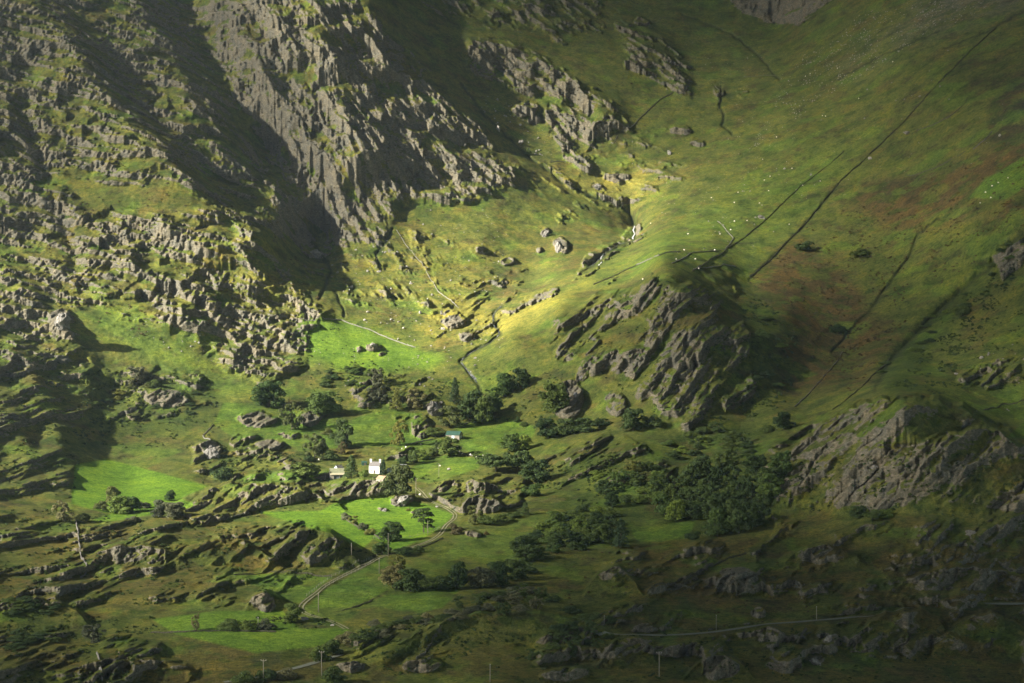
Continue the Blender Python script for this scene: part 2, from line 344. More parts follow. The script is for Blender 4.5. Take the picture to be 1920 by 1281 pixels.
# cut gullies and stream beds
DITCH = [([(865,158),(905,211),(935,242),(962,268),(996,299),(1026,319),(1059,346),(1110,369),(1160,386),(1180,400)], 7, 2.6),([(1180,400),(1192,425),(1188,452),(1163,460),(1137,476),(1105,502)], 12, 5),([(1461,151),(1448,134),(1428,111),(1394,81),(1371,64),(1337,50),(1280,28)], 6, 2.6),
([(942,574),(925,590),(928,606),(939,625),(915,645),(888,658),(863,678),(875,695),(895,718),(900,740)], 5, 3.4),([(1352,170),(1348,205),(1360,215),(1353,235),(1372,252)], 7, 3),([(1918,437),(1850,507),(1783,564),(1730,615),(1669,678),(1640,730)], 4, 5),([(1760,410),(1722,440),(1705,480),(1660,540),(1640,570),(1560,660)], 4, 3),
([(735,430),(722,460),(705,480),(712,500)], 5, 3),([(570,440),(600,470),(620,510),(600,560)], 8, 4),([(645,595),(642,572),(625,545)], 4, 2.5),([(1770,90),(1850,60),(1920,20)], 3, 2.5),([(1570,150),(1640,110),(1760,60)], 3, 2.),([(1405,525),(1500,432),(1572,346)], 3, 3)]
DIT = np.zeros(U.shape, F32)
for pts, dep, wd in DITCH:
    x0, x1 = min(p[0] for p in pts)-20, max(p[0] for p in pts)+20; y0, y1 = min(p[1] for p in pts)-20, max(p[1] for p in pts)+20
    b = (U > x0) & (U < x1) & (V > y0) & (V < y1)
    d, _, _ = seg_dist(U[b]+perlin(U[b]/16, V[b]/16, 14)*3, V[b]+perlin(U[b]/16, V[b]/16, 15)*3, pts); g = np.exp(-(d/wd)**2)
    D0[b] += dep*g; DIT[b] = np.maximum(DIT[b], g)
def world(D): return (U-CX)/FPX*D, D, CAMZ+(HY-V)/FPX*D
def normals(D):
    P = np.stack(world(D), -1).astype(F32)
    du = np.gradient(P, axis=1); dv = np.gradient(P, axis=0)
    n = np.cross(du, dv); n /= np.linalg.norm(n, axis=-1, keepdims=True)+1e-9
    n = np.where(n[..., 2:] < 0, -n, n) if False else n
    R = P.copy(); R[..., 2] -= CAMZ; R /= np.linalg.norm(R, axis=-1, keepdims=True)
    return n, -(n*R).sum(-1)
X, Y, Z = world(D0)
T = Z+.35*Y                                                        # second coordinate of the rock fields, up the slope
n0, c0 = normals(D0); c0 = np.clip(c0, .16, 1)
WX = fbm(X/30, T/22, 3, 5)*13; WY = fbm(X/30, T/22, 3, 9)*9
pix = FPX/D0
Uw = U+WX*pix*.35; Vw = V+WY*pix*.30
R0 = lerp_low(LR, Uw, Vw)
R0 = R0+(R0 > .1)*fbm(X/85, T/70, 2, 33)*.26
for cx, cy, rx, ry, e in LRE:
    b = (abs(U-cx) < rx*2+8) & (abs(V-cy) < ry*2+8)
    R0[b] = np.maximum(R0[b], ell_mask(Uw[b], Vw[b], cx, cy, rx, ry)*e)
C0 = np.stack([lerp_low(LC[..., k], U+WX*pix*.22, V+WY*pix*.12) for k in range(3)], -1)
for nm, s_, f, p in FINE:
    x0, x1 = min(q[0] for q in p)-14, max(q[0] for q in p)+14; y0, y1 = min(q[1] for q in p)-14, max(q[1] for q in p)+14
    j0, j1 = np.searchsorted(ua, [x0, x1]); i0, i1 = np.searchsorted(-va, [-y1, -y0])
    sl = (slice(i0, i1), slice(j0, j1)); m = (poly_mask(U[sl]+WX[sl]*pix[sl]*.07, V[sl]+WY[sl]*pix[sl]*.05, p, 1.6+f*.12)*s_)[..., None]
    C0[sl] = C0[sl]*(1-m)+np.array(PAL[nm], F32)*m
wild = 1-blur(np.clip((C0[..., 1]-.165)/.03, 0, 1), 1, 1)
for nm, sd, sc_, lo, amt in (('bracken', 401, 34., .10, .40), ('darkgreen', 411, 26., .06, .62), ('rushes', 421, 40., .10, .55), ('heather', 431, 22., .18, .5), ('field', 441, 46., .14, .45), ('scrub', 451, 12., .16, .6)):
    q = fbm(X/sc_, Y/(sc_*1.6)+Z/sc_, 4, sd, .6); m = (sstep(lo, lo+.16, q)*amt*wild)[..., None]
    C0 = C0*(1-m)+np.array(PAL[nm], F32)*m
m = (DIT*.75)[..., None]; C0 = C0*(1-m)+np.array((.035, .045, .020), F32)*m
LANES = [[(1120,1191),(1280,1191),(1347,1185),(1413,1175),(1440,1170),(1513,1165),(1563,1162),(1613,1155),(1663,1147),(1712,1140)],[(1846,1132),(1925,1132)],[(420,1280),(487,1271),(545,1256),(600,1240),(640,1228)],
[(781,915),(797,932),(822,947),(855,966),(850,976),(828,999),(809,1014),(765,1030),(722,1042),(666,1069),(615,1095),(565,1134),(568,1150),(615,1162),(650,1180)]]
lane = np.ones(U.shape, F32)
for pts in LANES:
    x0, x1 = min(q[0] for q in pts)-30, max(q[0] for q in pts)+30; y0, y1 = min(q[1] for q in pts)-20, max(q[1] for q in pts)+20
    b = (U > x0) & (U < x1) & (V > y0) & (V < y1); d, _, _ = seg_dist(U[b]/2, V[b], [(q[0]/2, q[1]) for q in pts]); lane[b] = np.minimum(lane[b], sstep(1.5, 7, d))
R0 = R0*lane
# bedding directions (image angle, degrees, + = rising to the right) and where each rules
BED = [(-20, [(1450,10,130),(150,150,300),(100,450,300),(400,520,160)]), (-64, [(620,200,230),(520,450,140),(700,380,120)]), (-48, [(1050,150,240),(1150,330,150),(850,250,100)]),
       (58, [(1250,650,160),(1080,640,130),(60,760,140)]), (42, [(1700,850,240),(1150,870,120)]), (58, [(450,1000,260),(750,930,130),(1000,560,60)]), (44, [(1500,1150,320),(1100,1250,250),(150,1150,240),(650,1230,200)])]
ws = []
for a, cs in BED:
    w = 0
    for cx, cy, r in cs: w = w+np.exp(-((U-cx)**2+((V-cy)*1.2)**2)/(r*r)*.9)
    ws.append(w+1e-4)
wt = sum(ws); ws = [w/wt for w in ws]
rockn = 0; strat = 0; facA = np.zeros(U.shape, F32); facB = np.zeros(U.shape, F32); crk = np.zeros(U.shape, F32); streak = 0
sel_r = R0 > .12
for k, (a, _) in enumerate(BED):
    ar = math.radians(a); ca, sa = math.cos(ar), math.sin(ar)
    w = ws[k].astype(F32)
    m = (w > .03) & sel_r
    x = X[m]; t = T[m]
    s = x*ca+t*sa; c = -x*sa+t*ca
    LA = (52, 46, 46, 80, 70, 30, 34)[k]; LB = (10, 26, 24, 40, 48, 20, 24)[k]
    q = fbm(s/LA+k*7, c/(11. if k == 0 else 17.)-k*5, 4, 20+k*10, .55)
    warp = perlin(s/60, c/60, 3)*9+perlin(s/22, c/22, 4)*3
    P1 = 15.; ph = (c+warp)/P1; fr = ph-np.floor(ph); saw = np.where(fr < .72, fr/.72, (1-fr)/.28)
    ph2 = (c*1.0+warp*.7)/5.3+.3*perlin(s/15, c/9, 6); fr2 = ph2-np.floor(ph2); saw2 = np.where(fr2 < .75, fr2/.75, (1-fr2)/.25)
    A = np.zeros(U.shape, F32); A[m] = q*w[m]; rockn = rockn+A
    A = np.zeros(U.shape, F32); A[m] = ((saw-.5)*2.6+(saw2-.5)*1.0)*w[m]; strat = strat+A
    LC = (17., 8.5, 9., 8.5, 8.5, 8.5, 8.5)[k]
    h1, e1 = facets(s/LB+k*3.3+.3*perlin(s/14, c/9, 61), c/LC+.3*perlin(s/9, c/9, 62), 300+k); h2, e2 = facets(s/(3.0 if k == 0 else 6.4)+.2*perlin(s/4, c/4, 63), c/(6.0 if k == 0 else 2.9)+.2*perlin(s/4, c/4, 64), 320+k)
    if k == 0:
        rb = 1-2.4*np.abs(perlin(s/7+c/40, c/26, 71)+.35*perlin(s/3.2, c/12, 72)); h1 = h1*.45+rb*.38
        e1 = np.where(e1 < .1, .1+e1*.5, e1)
    facA[m] += h1*w[m]; facB[m] += h2*w[m]*(.35+1.3*sstep(-.2, .35, perlin(s/40, c/25, 66))); crk[m] += (sstep(.18, .0, e1)*1.1+sstep(.16, .0, e2)*.4)*w[m]
    A = np.zeros(U.shape, F32); A[m] = perlin(s/5, c/.9, 41)*w[m]; streak = streak+A
edge = perlin(X/3.2, T/2.4, 50)*.16+perlin(X/1.5, T/1.2, 51)*.09
rk = sstep(.44, .60, R0+rockn*1.0*sstep(.1, .3, R0)*sstep(1.15, .8, R0)+edge*.8*(R0 > .1))
rsoft = sstep(.30, .75, R0+rockn*1.0*sstep(.1, .3, R0))
slope = sstep(.18, .55, c0)                                       # steep ground carries the larger relief
hum = fbm(X/40, Y/55, 3, 70)*2.2*(1-.3*slope)+fbm(X/11, Y/16+Z/9, 2, 75)*.55
mtn = slope*sstep(.15, .5, R0)*(V < 720)
hb1, _ = facets((X*.8+T*.6)/52+.3*perlin(X/30, T/30, 81), (T*.8-X*.6)/30+.3*perlin(X/30, T/30, 82), 801)
hum = hum+mtn*(fbm(X/42, T/38, 3, 83)*9+blur(hb1, 1, 1)*7)
h = hum+rsoft*(3.2+2.2*slope+rockn*5.0)+rsoft*strat*(.62+1.25*slope)
# keep fields smooth
fld = blur(np.clip((C0[..., 1]-.175)/.03, 0, 1), 2, 1); h = h*(1-.75*fld*(1-rk))*(.15+.85*lane)
D1 = D0-h*1.0/np.clip(c0, .17, 1)
D1c = np.maximum.accumulate(D1, axis=0)
D1 = D1c*.85+D1*.15
n1, c1 = normals(D1)
c1 = blur(np.clip(c1, .05, 1), 2, 1)
big = blur(rk.astype(np.float64), 1, 1)
h2 = big*(facA*(3.4+2.0*slope)+facB*1.5-crk*.9+streak*.35)+(1-big)*fbm(X/3.6, Y/6+Z/3, 3, 90, .7)*.6*(1-.6*fld)
D2 = D1-h2*sstep(.04, .34, c1)/np.clip(c1, .5, 1)
D2 = np.maximum.accumulate(D2, axis=0)*.7+D2*.3
n2, c2 = normals(D2)
nz = n2[..., 2]
# grass gathers on ledges: rock only where it is steep or freshly broken
ledge = sstep(.86, .62, blur(nz, 1, 1)+edge*.8)
rockf = np.clip(rk*(.25+.75*np.maximum(ledge, sstep(.9, 1.1, R0))), 0, 1)
rockf = rk*np.clip(ledge+sstep(.85, 1.05, R0)*.6+.08+streak*.25, 0, 1)

rockf = rockf*(.62+.38*sstep(.40, .80, R0))
# ------------------------------------------------------------------ node helpers
def mat(name):
    m = bpy.data.materials.new(name); m.use_nodes = True
    nt = m.node_tree; nt.nodes.clear()
    return m, nt
def N(nt, t, **kw):
    n = nt.nodes.new(t)
    for k, v in kw.items():
        if k in n.inputs.keys(): n.inputs[k].default_value = v
        else: setattr(n, k, v)
    return n
def finish(nt, bsdf):
    o = nt.nodes.new('ShaderNodeOutputMaterial'); nt.links.new(bsdf.outputs[0], o.inputs['Surface'])
def L(nt, a, b): nt.links.new(a, b)
def ramp(nt, src, stops):
    r = nt.nodes.new('ShaderNodeValToRGB'); e = r.color_ramp.elements
    e[0].position, e[0].color = stops[0][0], (*stops[0][1], 1); e[1].position, e[1].color = stops[-1][0], (*stops[-1][1], 1)
    for p, c in stops[1:-1]:
        x = e.new(p); x.color = (*c, 1)
    L(nt, src, r.inputs[0]); return r
def mixc(nt, f, a, b, mode='MIX'):
    m = nt.nodes.new('ShaderNodeMix'); m.data_type = 'RGBA'; m.blend_type = mode
    for s, v in ((m.inputs[0], f), (m.inputs[6], a), (m.inputs[7], b)):
        if hasattr(v, 'is_output'): L(nt, v, s)
        elif isinstance(v, (int, float)): s.default_value = v
        else: s.default_value = (*v, 1)
    return m.outputs[2]
def noise(nt, vec, scale, detail=4, rough=.55):
    n = N(nt, 'ShaderNodeTexNoise'); n.inputs['Scale'].default_value = scale; n.inputs['Detail'].default_value = detail; n.inputs['Roughness'].default_value = rough
    if vec is not None: L(nt, vec, n.inputs['Vector'])
    return n.outputs['Fac']
def mapping(nt, vec, sc_, rot=(0,0,0)):
    m = N(nt, 'ShaderNodeMapping'); m.inputs['Scale'].default_value = sc_; m.inputs['Rotation'].default_value = rot
    L(nt, vec, m.inputs['Vector']); return m.outputs[0]
def simple(name, col, var=.25, scale=3.0, rough=.9, bump=0.0):
    m, nt = mat(name)
    g = N(nt, 'ShaderNodeTexCoord').outputs['Object']
    f = noise(nt, g, scale, 5, .6)
    c = ramp(nt, f, [(.3, tuple(x*(1-var) for x in col)), (.7, tuple(min(1, x*(1+var)) for x in col))])
    b = N(nt, 'ShaderNodeBsdfPrincipled'); b.inputs['Roughness'].default_value = rough; b.inputs['Specular IOR Level'].default_value = .2
    L(nt, c.outputs[0], b.inputs['Base Color'])
    if bump:
        bp = N(nt, 'ShaderNodeBump'); bp.inputs['Strength'].default_value = bump; bp.inputs['Distance'].default_value = .1
        L(nt, f, bp.inputs['Height']); L(nt, bp.outputs[0], b.inputs['Normal'])
    finish(nt, b); return m
def rockmat(name, tint=(1,1,1), gray=1.0):
    m, nt = mat(name)
    g = N(nt, 'ShaderNodeTexCoord').outputs['Object']
    f = noise(nt, g, 5.5, 7, .7)
    c = ramp(nt, f, [(.3, tuple(.07*t*gray for t in tint)), (.52, tuple(.20*t*gray for t in tint)), (.72, tuple(.34*t*gray for t in tint))])
    b = N(nt, 'ShaderNodeBsdfPrincipled'); b.inputs['Roughness'].default_value = .9; b.inputs['Specular IOR Level'].default_value = .15
    L(nt, c.outputs[0], b.inputs['Base Color'])
    bp = N(nt, 'ShaderNodeBump'); bp.inputs['Strength'].default_value = .8; bp.inputs['Distance'].default_value = .2
    L(nt, f, bp.inputs['Height']); L(nt, bp.outputs[0], b.inputs['Normal'])
    finish(nt, b); return m

# ------------------------------------------------------------------ terrain material
def terrain_mat():
    m, nt = mat('hillside_ground')
    pos = N(nt, 'ShaderNodeNewGeometry').outputs['Position']
    ca = N(nt, 'ShaderNodeAttribute'); ca.attribute_name = 'cover'
    ra = N(nt, 'ShaderNodeAttribute'); ra.attribute_name = 'rock'
    # grass: tufts, patches, dry stalks, darker rush clumps
    n1 = noise(nt, pos, .045, 4, .6); n2 = noise(nt, pos, .33, 5, .7); n3 = noise(nt, mapping(nt, pos, (1, 1, 2.2)), 1.15, 5, .75)
    g1 = mixc(nt, 1.0, ca.outputs['Color'], ramp(nt, n1, [(.32, (.68,.74,.80)), (.5, (1,1,1)), (.68, (1.30,1.18,.95))]).outputs[0], 'MULTIPLY')
    g2 = mixc(nt, 1.0, g1, ramp(nt, n2, [(.34, (.52,.62,.60)), (.5, (.98,1,.95)), (.66, (1.38,1.28,1.15))]).outputs[0], 'MULTIPLY')
    g3 = mixc(nt, 1.0, g2, ramp(nt, n3, [(.33, (.45,.52,.50)), (.5, (1,1,1)), (.66, (1.45,1.4,1.3))]).outputs[0], 'MULTIPLY')
    # rock: weathered sandstone, lichen blotches, mineral streaks
    q1 = noise(nt, mapping(nt, pos, (.9, .5, 1.5), (0, .6, 0)), .5, 7, .72); q2 = noise(nt, pos, .09, 4, .6); q3 = noise(nt, pos, 1.6, 4, .7)
    r1 = ramp(nt, q1, [(.28, (.065,.062,.055)), (.45, (.128,.120,.098)), (.58, (.196,.182,.146)), (.75, (.350,.328,.268))]).outputs[0]
    r2 = mixc(nt, 1.0, r1, ramp(nt, q2, [(.35, (.80,.82,.88)), (.65, (1.18,1.08,.96))]).outputs[0], 'MULTIPLY')
    r3 = mixc(nt, ramp(nt, q3, [(.47, (0,0,0)), (.63, (1,1,1))]).outputs[0], r2, mixc(nt, .68, r2, (.055,.065,.022)))
    ad = N(nt, 'ShaderNodeMath'); ad.operation = 'MULTIPLY_ADD'; L(nt, q3, ad.inputs[0]); ad.inputs[1].default_value = .9; 
    sb = N(nt, 'ShaderNodeMath'); sb.operation = 'SUBTRACT'; L(nt, ra.outputs['Fac'], sb.inputs[0]); sb.inputs[1].default_value = .45
    L(nt, sb.outputs[0], ad.inputs[2])
    fac = ramp(nt, ad.outputs[0], [(.36, (0,0,0)), (.56, (1,1,1))]).outputs[0]
    col = mixc(nt, fac, g3, r3)
    b = N(nt, 'ShaderNodeBsdfPrincipled'); b.inputs['Roughness'].default_value = 1.0; b.inputs['Specular IOR Level'].default_value = .05
    L(nt, col, b.inputs['Base Color'])
    bp = N(nt, 'ShaderNodeBump'); bp.inputs['Strength'].default_value = 1; bp.inputs['Distance'].default_value = 1.2
    L(nt, n3, bp.inputs['Height'])
    bq = N(nt, 'ShaderNodeBump'); bq.inputs['Strength'].default_value = .9; bq.inputs['Distance'].default_value = 1.6
    L(nt, q1, bq.inputs['Height'])
    mx = N(nt, 'ShaderNodeMix'); mx.data_type = 'VECTOR'; L(nt, fac, mx.inputs[0]); L(nt, bp.outputs[0], mx.inputs[4]); L(nt, bq.outputs[0], mx.inputs[5])
    L(nt, mx.outputs[1], b.inputs['Normal'])
    finish(nt, b); return m

def grid_mesh(name, P, attrs=()):
    h, w = P.shape[:2]
    me = bpy.data.meshes.new(name)
    me.vertices.add(h*w); me.vertices.foreach_set('co', np.ascontiguousarray(P, F32).ravel())
    idx = np.arange(h*w, dtype=np.int32).reshape(h, w)
    q = np.stack([idx[:-1, :-1], idx[:-1, 1:], idx[1:, 1:], idx[1:, :-1]], -1).reshape(-1)
    nf = (h-1)*(w-1)
    me.loops.add(nf*4); me.loops.foreach_set('vertex_index', q)
    me.polygons.add(nf); me.polygons.foreach_set('loop_start', np.arange(0, nf*4, 4, dtype=np.int32))
    me.polygons.foreach_set('use_smooth', np.ones(nf, bool))
    me.update(calc_edges=True)
    for nm, A in attrs:
        if A.ndim == 3:
            a = me.attributes.new(nm, 'FLOAT_COLOR', 'POINT')
            a.data.foreach_set('color', np.concatenate([A, np.ones(A.shape[:2]+(1,))], -1).astype(F32).ravel())
        else:
            a = me.attributes.new(nm, 'FLOAT', 'POINT'); a.data.foreach_set('value', A.astype(F32).ravel())
    return me
def link(name, me, m=None, parent=None):
    o = bpy.data.objects.new(name, me); COL.objects.link(o)
    if m is not None and me is not None and not me.materials: me.materials.append(m)
    if parent is not None: o.parent = parent
    return o
def tag(o, label=None, cat=None, group=None, kind=None):
    if label: o['label'] = label
    if cat: o['category'] = cat
    if group: o['group'] = group
    if kind: o['kind'] = kind
    return o
XW, YW, ZW = world(D2)
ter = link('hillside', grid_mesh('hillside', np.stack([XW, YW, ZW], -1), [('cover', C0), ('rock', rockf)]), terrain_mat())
tag(ter, kind='structure')
far = grid_mesh('far_ground', np.array([[[-30000, -30000, -60], [30000, -30000, -60]], [[-30000, 30000, -60], [30000, 30000, -60]]], float))
fg = link('valley_floor', far, simple('far_grass', (.07, .085, .03), .3, .01)); tag(fg, kind='structure')

# ------------------------------------------------------------------ lookups on the ground
DM = np.maximum.accumulate(D2, axis=0)
def gd(px, py):
    x = np.interp(px, ua, np.arange(W)); y = np.interp(-py, -va, np.arange(H))
    xi = min(int(x), W-2); yi = min(int(y), H-2); xf = x-xi; yf = y-yi
    return (D2[yi, xi]*(1-xf)+D2[yi, xi+1]*xf)*(1-yf)+(D2[yi+1, xi]*(1-xf)+D2[yi+1, xi+1]*xf)*yf
def at(px, py):
    d = gd(px, py); return Vector(((px-CX)/FPX*d, d, CAMZ+(HY-py)/FPX*d))
def gz(x, y):
    """height of the ground under a world point"""
    u = CX+x/y*FPX; xx = np.interp(u, ua, np.arange(W)); j = min(int(xx), W-2); f = xx-j
    z = []
    for jj in (j, j+1):
        i = min(max(int(np.searchsorted(DM[:, jj], y)), 1), H-1)
        a, b = DM[i-1, jj], DM[i, jj]; t = 0 if b-a < 1e-6 else min(max((y-a)/(b-a), 0), 1)
        z.append(ZW[i-1, jj]*(1-t)+ZW[i, jj]*t)
    return z[0]*(1-f)+z[1]*f

# ------------------------------------------------------------------ light: sky, sun and an unseen cloud sheet shaped to place light and shade
w = bpy.data.worlds.new('World'); sc.world = w; w.use_nodes = True
wn = w.node_tree; bg = wn.nodes['Background']
sky = wn.nodes.new('ShaderNodeTexSky'); sky.sky_type = 'NISHITA'; sky.sun_disc = False
sky.sun_elevation = SUN_E; sky.sun_rotation = math.atan2(SDIR[0], SDIR[1]); sky.altitude = 200
wn.links.new(sky.outputs[0], bg.inputs[0]); bg.inputs[1].default_value = SKY if 'SKY' in globals() else .075
sl = bpy.data.lights.new('sun', 'SUN'); sl.energy = 5.0; sl.angle = math.radians(1.4); sl.color = (1, .925, .79)
so = link('sun', sl); so.rotation_euler = Vector(SDIR).to_track_quat('Z', 'Y').to_euler(); so.location = (-2000, 0, 2500)
LP = [(0,0,.12),(150,100,.2),(100,300,.28),(300,200,.25),(550,80,.6),(620,130,.65),(400,50,.4),(500,200,.42),(750,50,.15),(850,120,.18),(1000,50,.15),(1200,50,.15),(1450,50,.15),(1700,50,.18),(1900,50,.12),  # wanted sunlight on the ground, point by point
(200,400,.42),(50,400,.32),(350,430,.6),(450,500,.8),(250,550,.58),(100,620,.6),(30,620,.55),(300,650,.6),(500,600,.9),(560,520,.9),(380,330,.4),(480,400,.4),
(650,250,.42),(700,350,.36),(800,300,.45),(900,320,.5),(890,200,.55),(960,200,.75),(1000,190,.6),(1100,250,.45),(1050,320,.75),(1180,340,1.),(1050,345,.95),(1200,300,.38),(1250,330,.38),(1000,120,.22),(1150,180,.25),
(850,400,.75),(900,430,.85),(800,470,1.),(700,500,.95),(650,560,.9),(800,580,.95),(1000,400,.6),(1100,430,.5),(1050,470,.52),(900,560,.95),(950,520,.8),(1000,570,1.),(930,620,1.),(1060,545,.95),(1150,505,.8),(850,640,.9),(700,640,.85),(600,640,.7),(760,680,.7),
(1250,450,.56),(1350,400,.42),(1430,450,.42),(1500,350,.32),(1650,250,.26),(1400,250,.28),(1600,150,.28),(1800,200,.2),(1880,150,.08),(1880,335,.7),(1850,365,.7),(1750,420,.24),(1600,450,.2),(1650,550,.12),(1800,550,.1),(1900,520,.1),(1500,600,.06),(1550,690,.08),(1650,680,.08),(1850,650,.3),(1900,700,.3),(1800,750,.25),(1780,300,.2),(1920,420,.2),
(1250,560,.3),(1200,650,.32),(1300,650,.24),(1100,600,.45),(1000,680,.55),(900,720,.5),(1100,720,.4),(1050,760,.35),(1400,700,.08),(1300,760,.3),(1450,560,.07),
(200,750,.36),(100,700,.38),(40,780,.42),(300,780,.38),(400,740,.5),(480,780,.5),(560,800,.42),(700,800,.5),(800,760,.35),(850,830,.6),(950,820,.55),(1050,800,.3),(1150,850,.25),(600,880,.55),(700,880,.8),(860,870,.65),(770,850,.5),
(250,900,.45),(350,930,.6),(180,950,.5),(450,930,1.),(400,950,.95),(560,920,.85),(550,980,.9),(650,970,.85),(750,960,.9),(850,990,.65),(900,950,.45),(600,1010,.65),(750,1010,.6),(680,1040,.5),(50,1000,.35),(150,1000,.55),(300,1000,.62),(400,1020,.52),(250,1040,.55),(500,1050,.4),(520,1100,.75),(650,1100,.78),(800,1120,.68),(480,1085,.6),(150,1100,.2),(350,1160,.42),(500,1200,.42),(430,1200,.38),(50,1200,.08),(300,1250,.07),(600,1260,.1),(900,1030,.36),(950,1080,.2),(1000,1180,.14),(1100,1250,.06),(1000,930,.25),(1200,950,.12),(1400,950,.09),(1250,1100,.07),(1500,800,.2),(1700,780,.25),(1700,900,.11),(1900,900,.07),(1600,1000,.07),(1500,1100,.05),(1800,1100,.05),(1900,1250,.03),(1500,1250,.04),(1200,1200,.06),(0,1281,.05),
(-400,200,.2),(-400,600,.4),(-400,1000,.3),(-400,1400,.05),(2300,1400,.02),(2300,800,.1),(2300,300,.1),(1000,-260,.1),(0,-260,.1),(2000,-260,.1),(1000,1400,.04)]
def cloud_light_mask():  # unseen cloud sheet, its opacity set so wanted sunlight reaches each spot
    k = 5
    u = U[::k, ::k]; v = V[::k, ::k]; x = XW[::k, ::k]; y = YW[::k, ::k]; z = ZW[::k, ::k]
    Lm = np.clip(rbf([(a, b, c**1.38) for a, b, c in LP], u, v), .0, 1)
    inc = np.clip(blur((n0*SDIR).sum(-1), 6, 2)[::k, ::k], .30, 1); Lm = np.clip(Lm*.70/inc-.02, .0, 1)
    BASE = 1050.0
    t = (BASE-z)/SDIR[2]; qx = x+SDIR[0]*t; qy = y+SDIR[1]*t
    cell = 22.; x0, x1 = qx.min()-3500, qx.max()+4500; y0, y1 = -3500, qy.max()+2500  # wide margins added to block sky light and deepen the dark areas
    nx = int((x1-x0)/cell); ny = int((y1-y0)/cell)
    wgt = np.zeros((ny, nx)); val = np.zeros((ny, nx))
    iu = (abs(u-960) < 1000) & (v < 1310) & (v > -30)
    ix = ((qx-x0)/cell).astype(int)[iu]; iy = ((qy-y0)/cell).astype(int)[iu]
    ok = (ix >= 0) & (iy >= 0) & (ix < nx) & (iy < ny); ix, iy = ix[ok], iy[ok]
    vis = np.ones(u.shape)[iu][ok]
    np.add.at(wgt, (iy, ix), vis); np.add.at(val, (iy, ix), vis*Lm[iu][ok])
    # fill from fine to coarse
    out = None; a, b = val.copy(), wgt.copy()
    num = np.zeros_like(val); den = np.zeros_like(val)
    for it, n in enumerate((1, 2, 4, 8, 16, 30)):
        aa = blur(val, n, 2); bb = blur(wgt, n, 2); s = 1/(1+it*it*40.)
        num += np.where(bb > 1e-6, aa/np.maximum(bb, 1e-9), 0)*s*np.minimum(bb*4, 1); den += s*np.minimum(bb*4, 1)
    T_ = np.where(den > 1e-9, num/np.maximum(den, 1e-9), .10)
    inside = np.clip(blur(wgt, 25, 2)*30, 0, 1); T_ = T_*inside+.0*(1-inside)
    T_ = blur(T_, 1, 1)
    gx, gy = np.meshgrid(x0+(np.arange(nx)+.5)*cell, y0+(np.arange(ny)+.5)*cell)
    nn = fbm(gx/160, gy/160, 4, 200); T_ = np.clip(T_*(1+nn*.35)-.012, .0, 1)
    a_ = 1-np.sqrt(T_)
    ed = np.minimum(np.minimum(gx-gx.min(), gx.max()-gx), np.minimum(gy-gy.min(), gy.max()-gy)); taper = sstep(0, 200, ed)
    thick = 20+a_*120*taper+nn*30
    Pt = np.stack([gx, gy, BASE+40+thick], -1); Pb = np.stack([gx, gy, BASE-10+nn*15-thick*.1], -1)
    me = grid_mesh('light_mask_bank', np.concatenate([Pt, Pb[::-1]], 0), [('light_mask_opacity', np.concatenate([a_, a_[::-1]], 0))])
    m, nt = mat('cloud')
    at_ = N(nt, 'ShaderNodeAttribute'); at_.attribute_name = 'light_mask_opacity'
    tr = N(nt, 'ShaderNodeBsdfTransparent'); df = N(nt, 'ShaderNodeBsdfDiffuse'); df.inputs[0].default_value = (.85, .87, .9, 1)
    mx = N(nt, 'ShaderNodeMixShader'); L(nt, at_.outputs['Fac'], mx.inputs[0]); L(nt, tr.outputs[0], mx.inputs[1]); L(nt, df.outputs[0], mx.inputs[2])
    finish(nt, mx)
    o = link('light_mask_clouds', me, m); tag(o, kind='structure')
cloud_light_mask()

cam = bpy.data.cameras.new('camera'); co = link('camera', cam); sc.camera = co
co.location = (0, 0, CAMZ); co.rotation_euler = (math.pi/2, 0, 0)
cam.sensor_width = 36; cam.lens = FPX/1920*36; cam.shift_y = -(640.5-HY)/1920; cam.clip_start = 1; cam.clip_end = 60000
sc.view_settings.view_transform = 'Standard'; sc.view_settings.look = 'None'; sc.view_settings.gamma = 1
sc.view_settings.exposure = EXPO if 'EXPO' in globals() else 2.35
sc.cycles.max_bounces = 3; sc.cycles.diffuse_bounces = 2; sc.cycles.transparent_max_bounces = 12; sc.cycles.use_denoising = True

HAZE = .000030
hb = bpy.data.meshes.new('haze'); b0, b1 = (-4500, -400, -61.0), (4500, 4200, 980.0)
hb.from_pydata([(x, y, z) for z in (b0[2], b1[2]) for y in (b0[1], b1[1]) for x in (b0[0], b1[0])], [], [(0,2,3,1),(4,5,7,6),(0,1,5,4),(2,6,7,3),(0,4,6,2),(1,3,7,5)])
hm, nt = mat('haze_air'); pv = N(nt, 'ShaderNodeVolumePrincipled'); pv.inputs['Density'].default_value = HAZE; pv.inputs['Color'].default_value = (.62,.80,1.,1); pv.inputs['Anisotropy'].default_value = .2
oo = nt.nodes.new('ShaderNodeOutputMaterial'); nt.links.new(pv.outputs[0], oo.inputs['Volume'])
if HAZE: tag(link('haze', hb, hm), kind='stuff')
sc.cycles.volume_bounces = 0
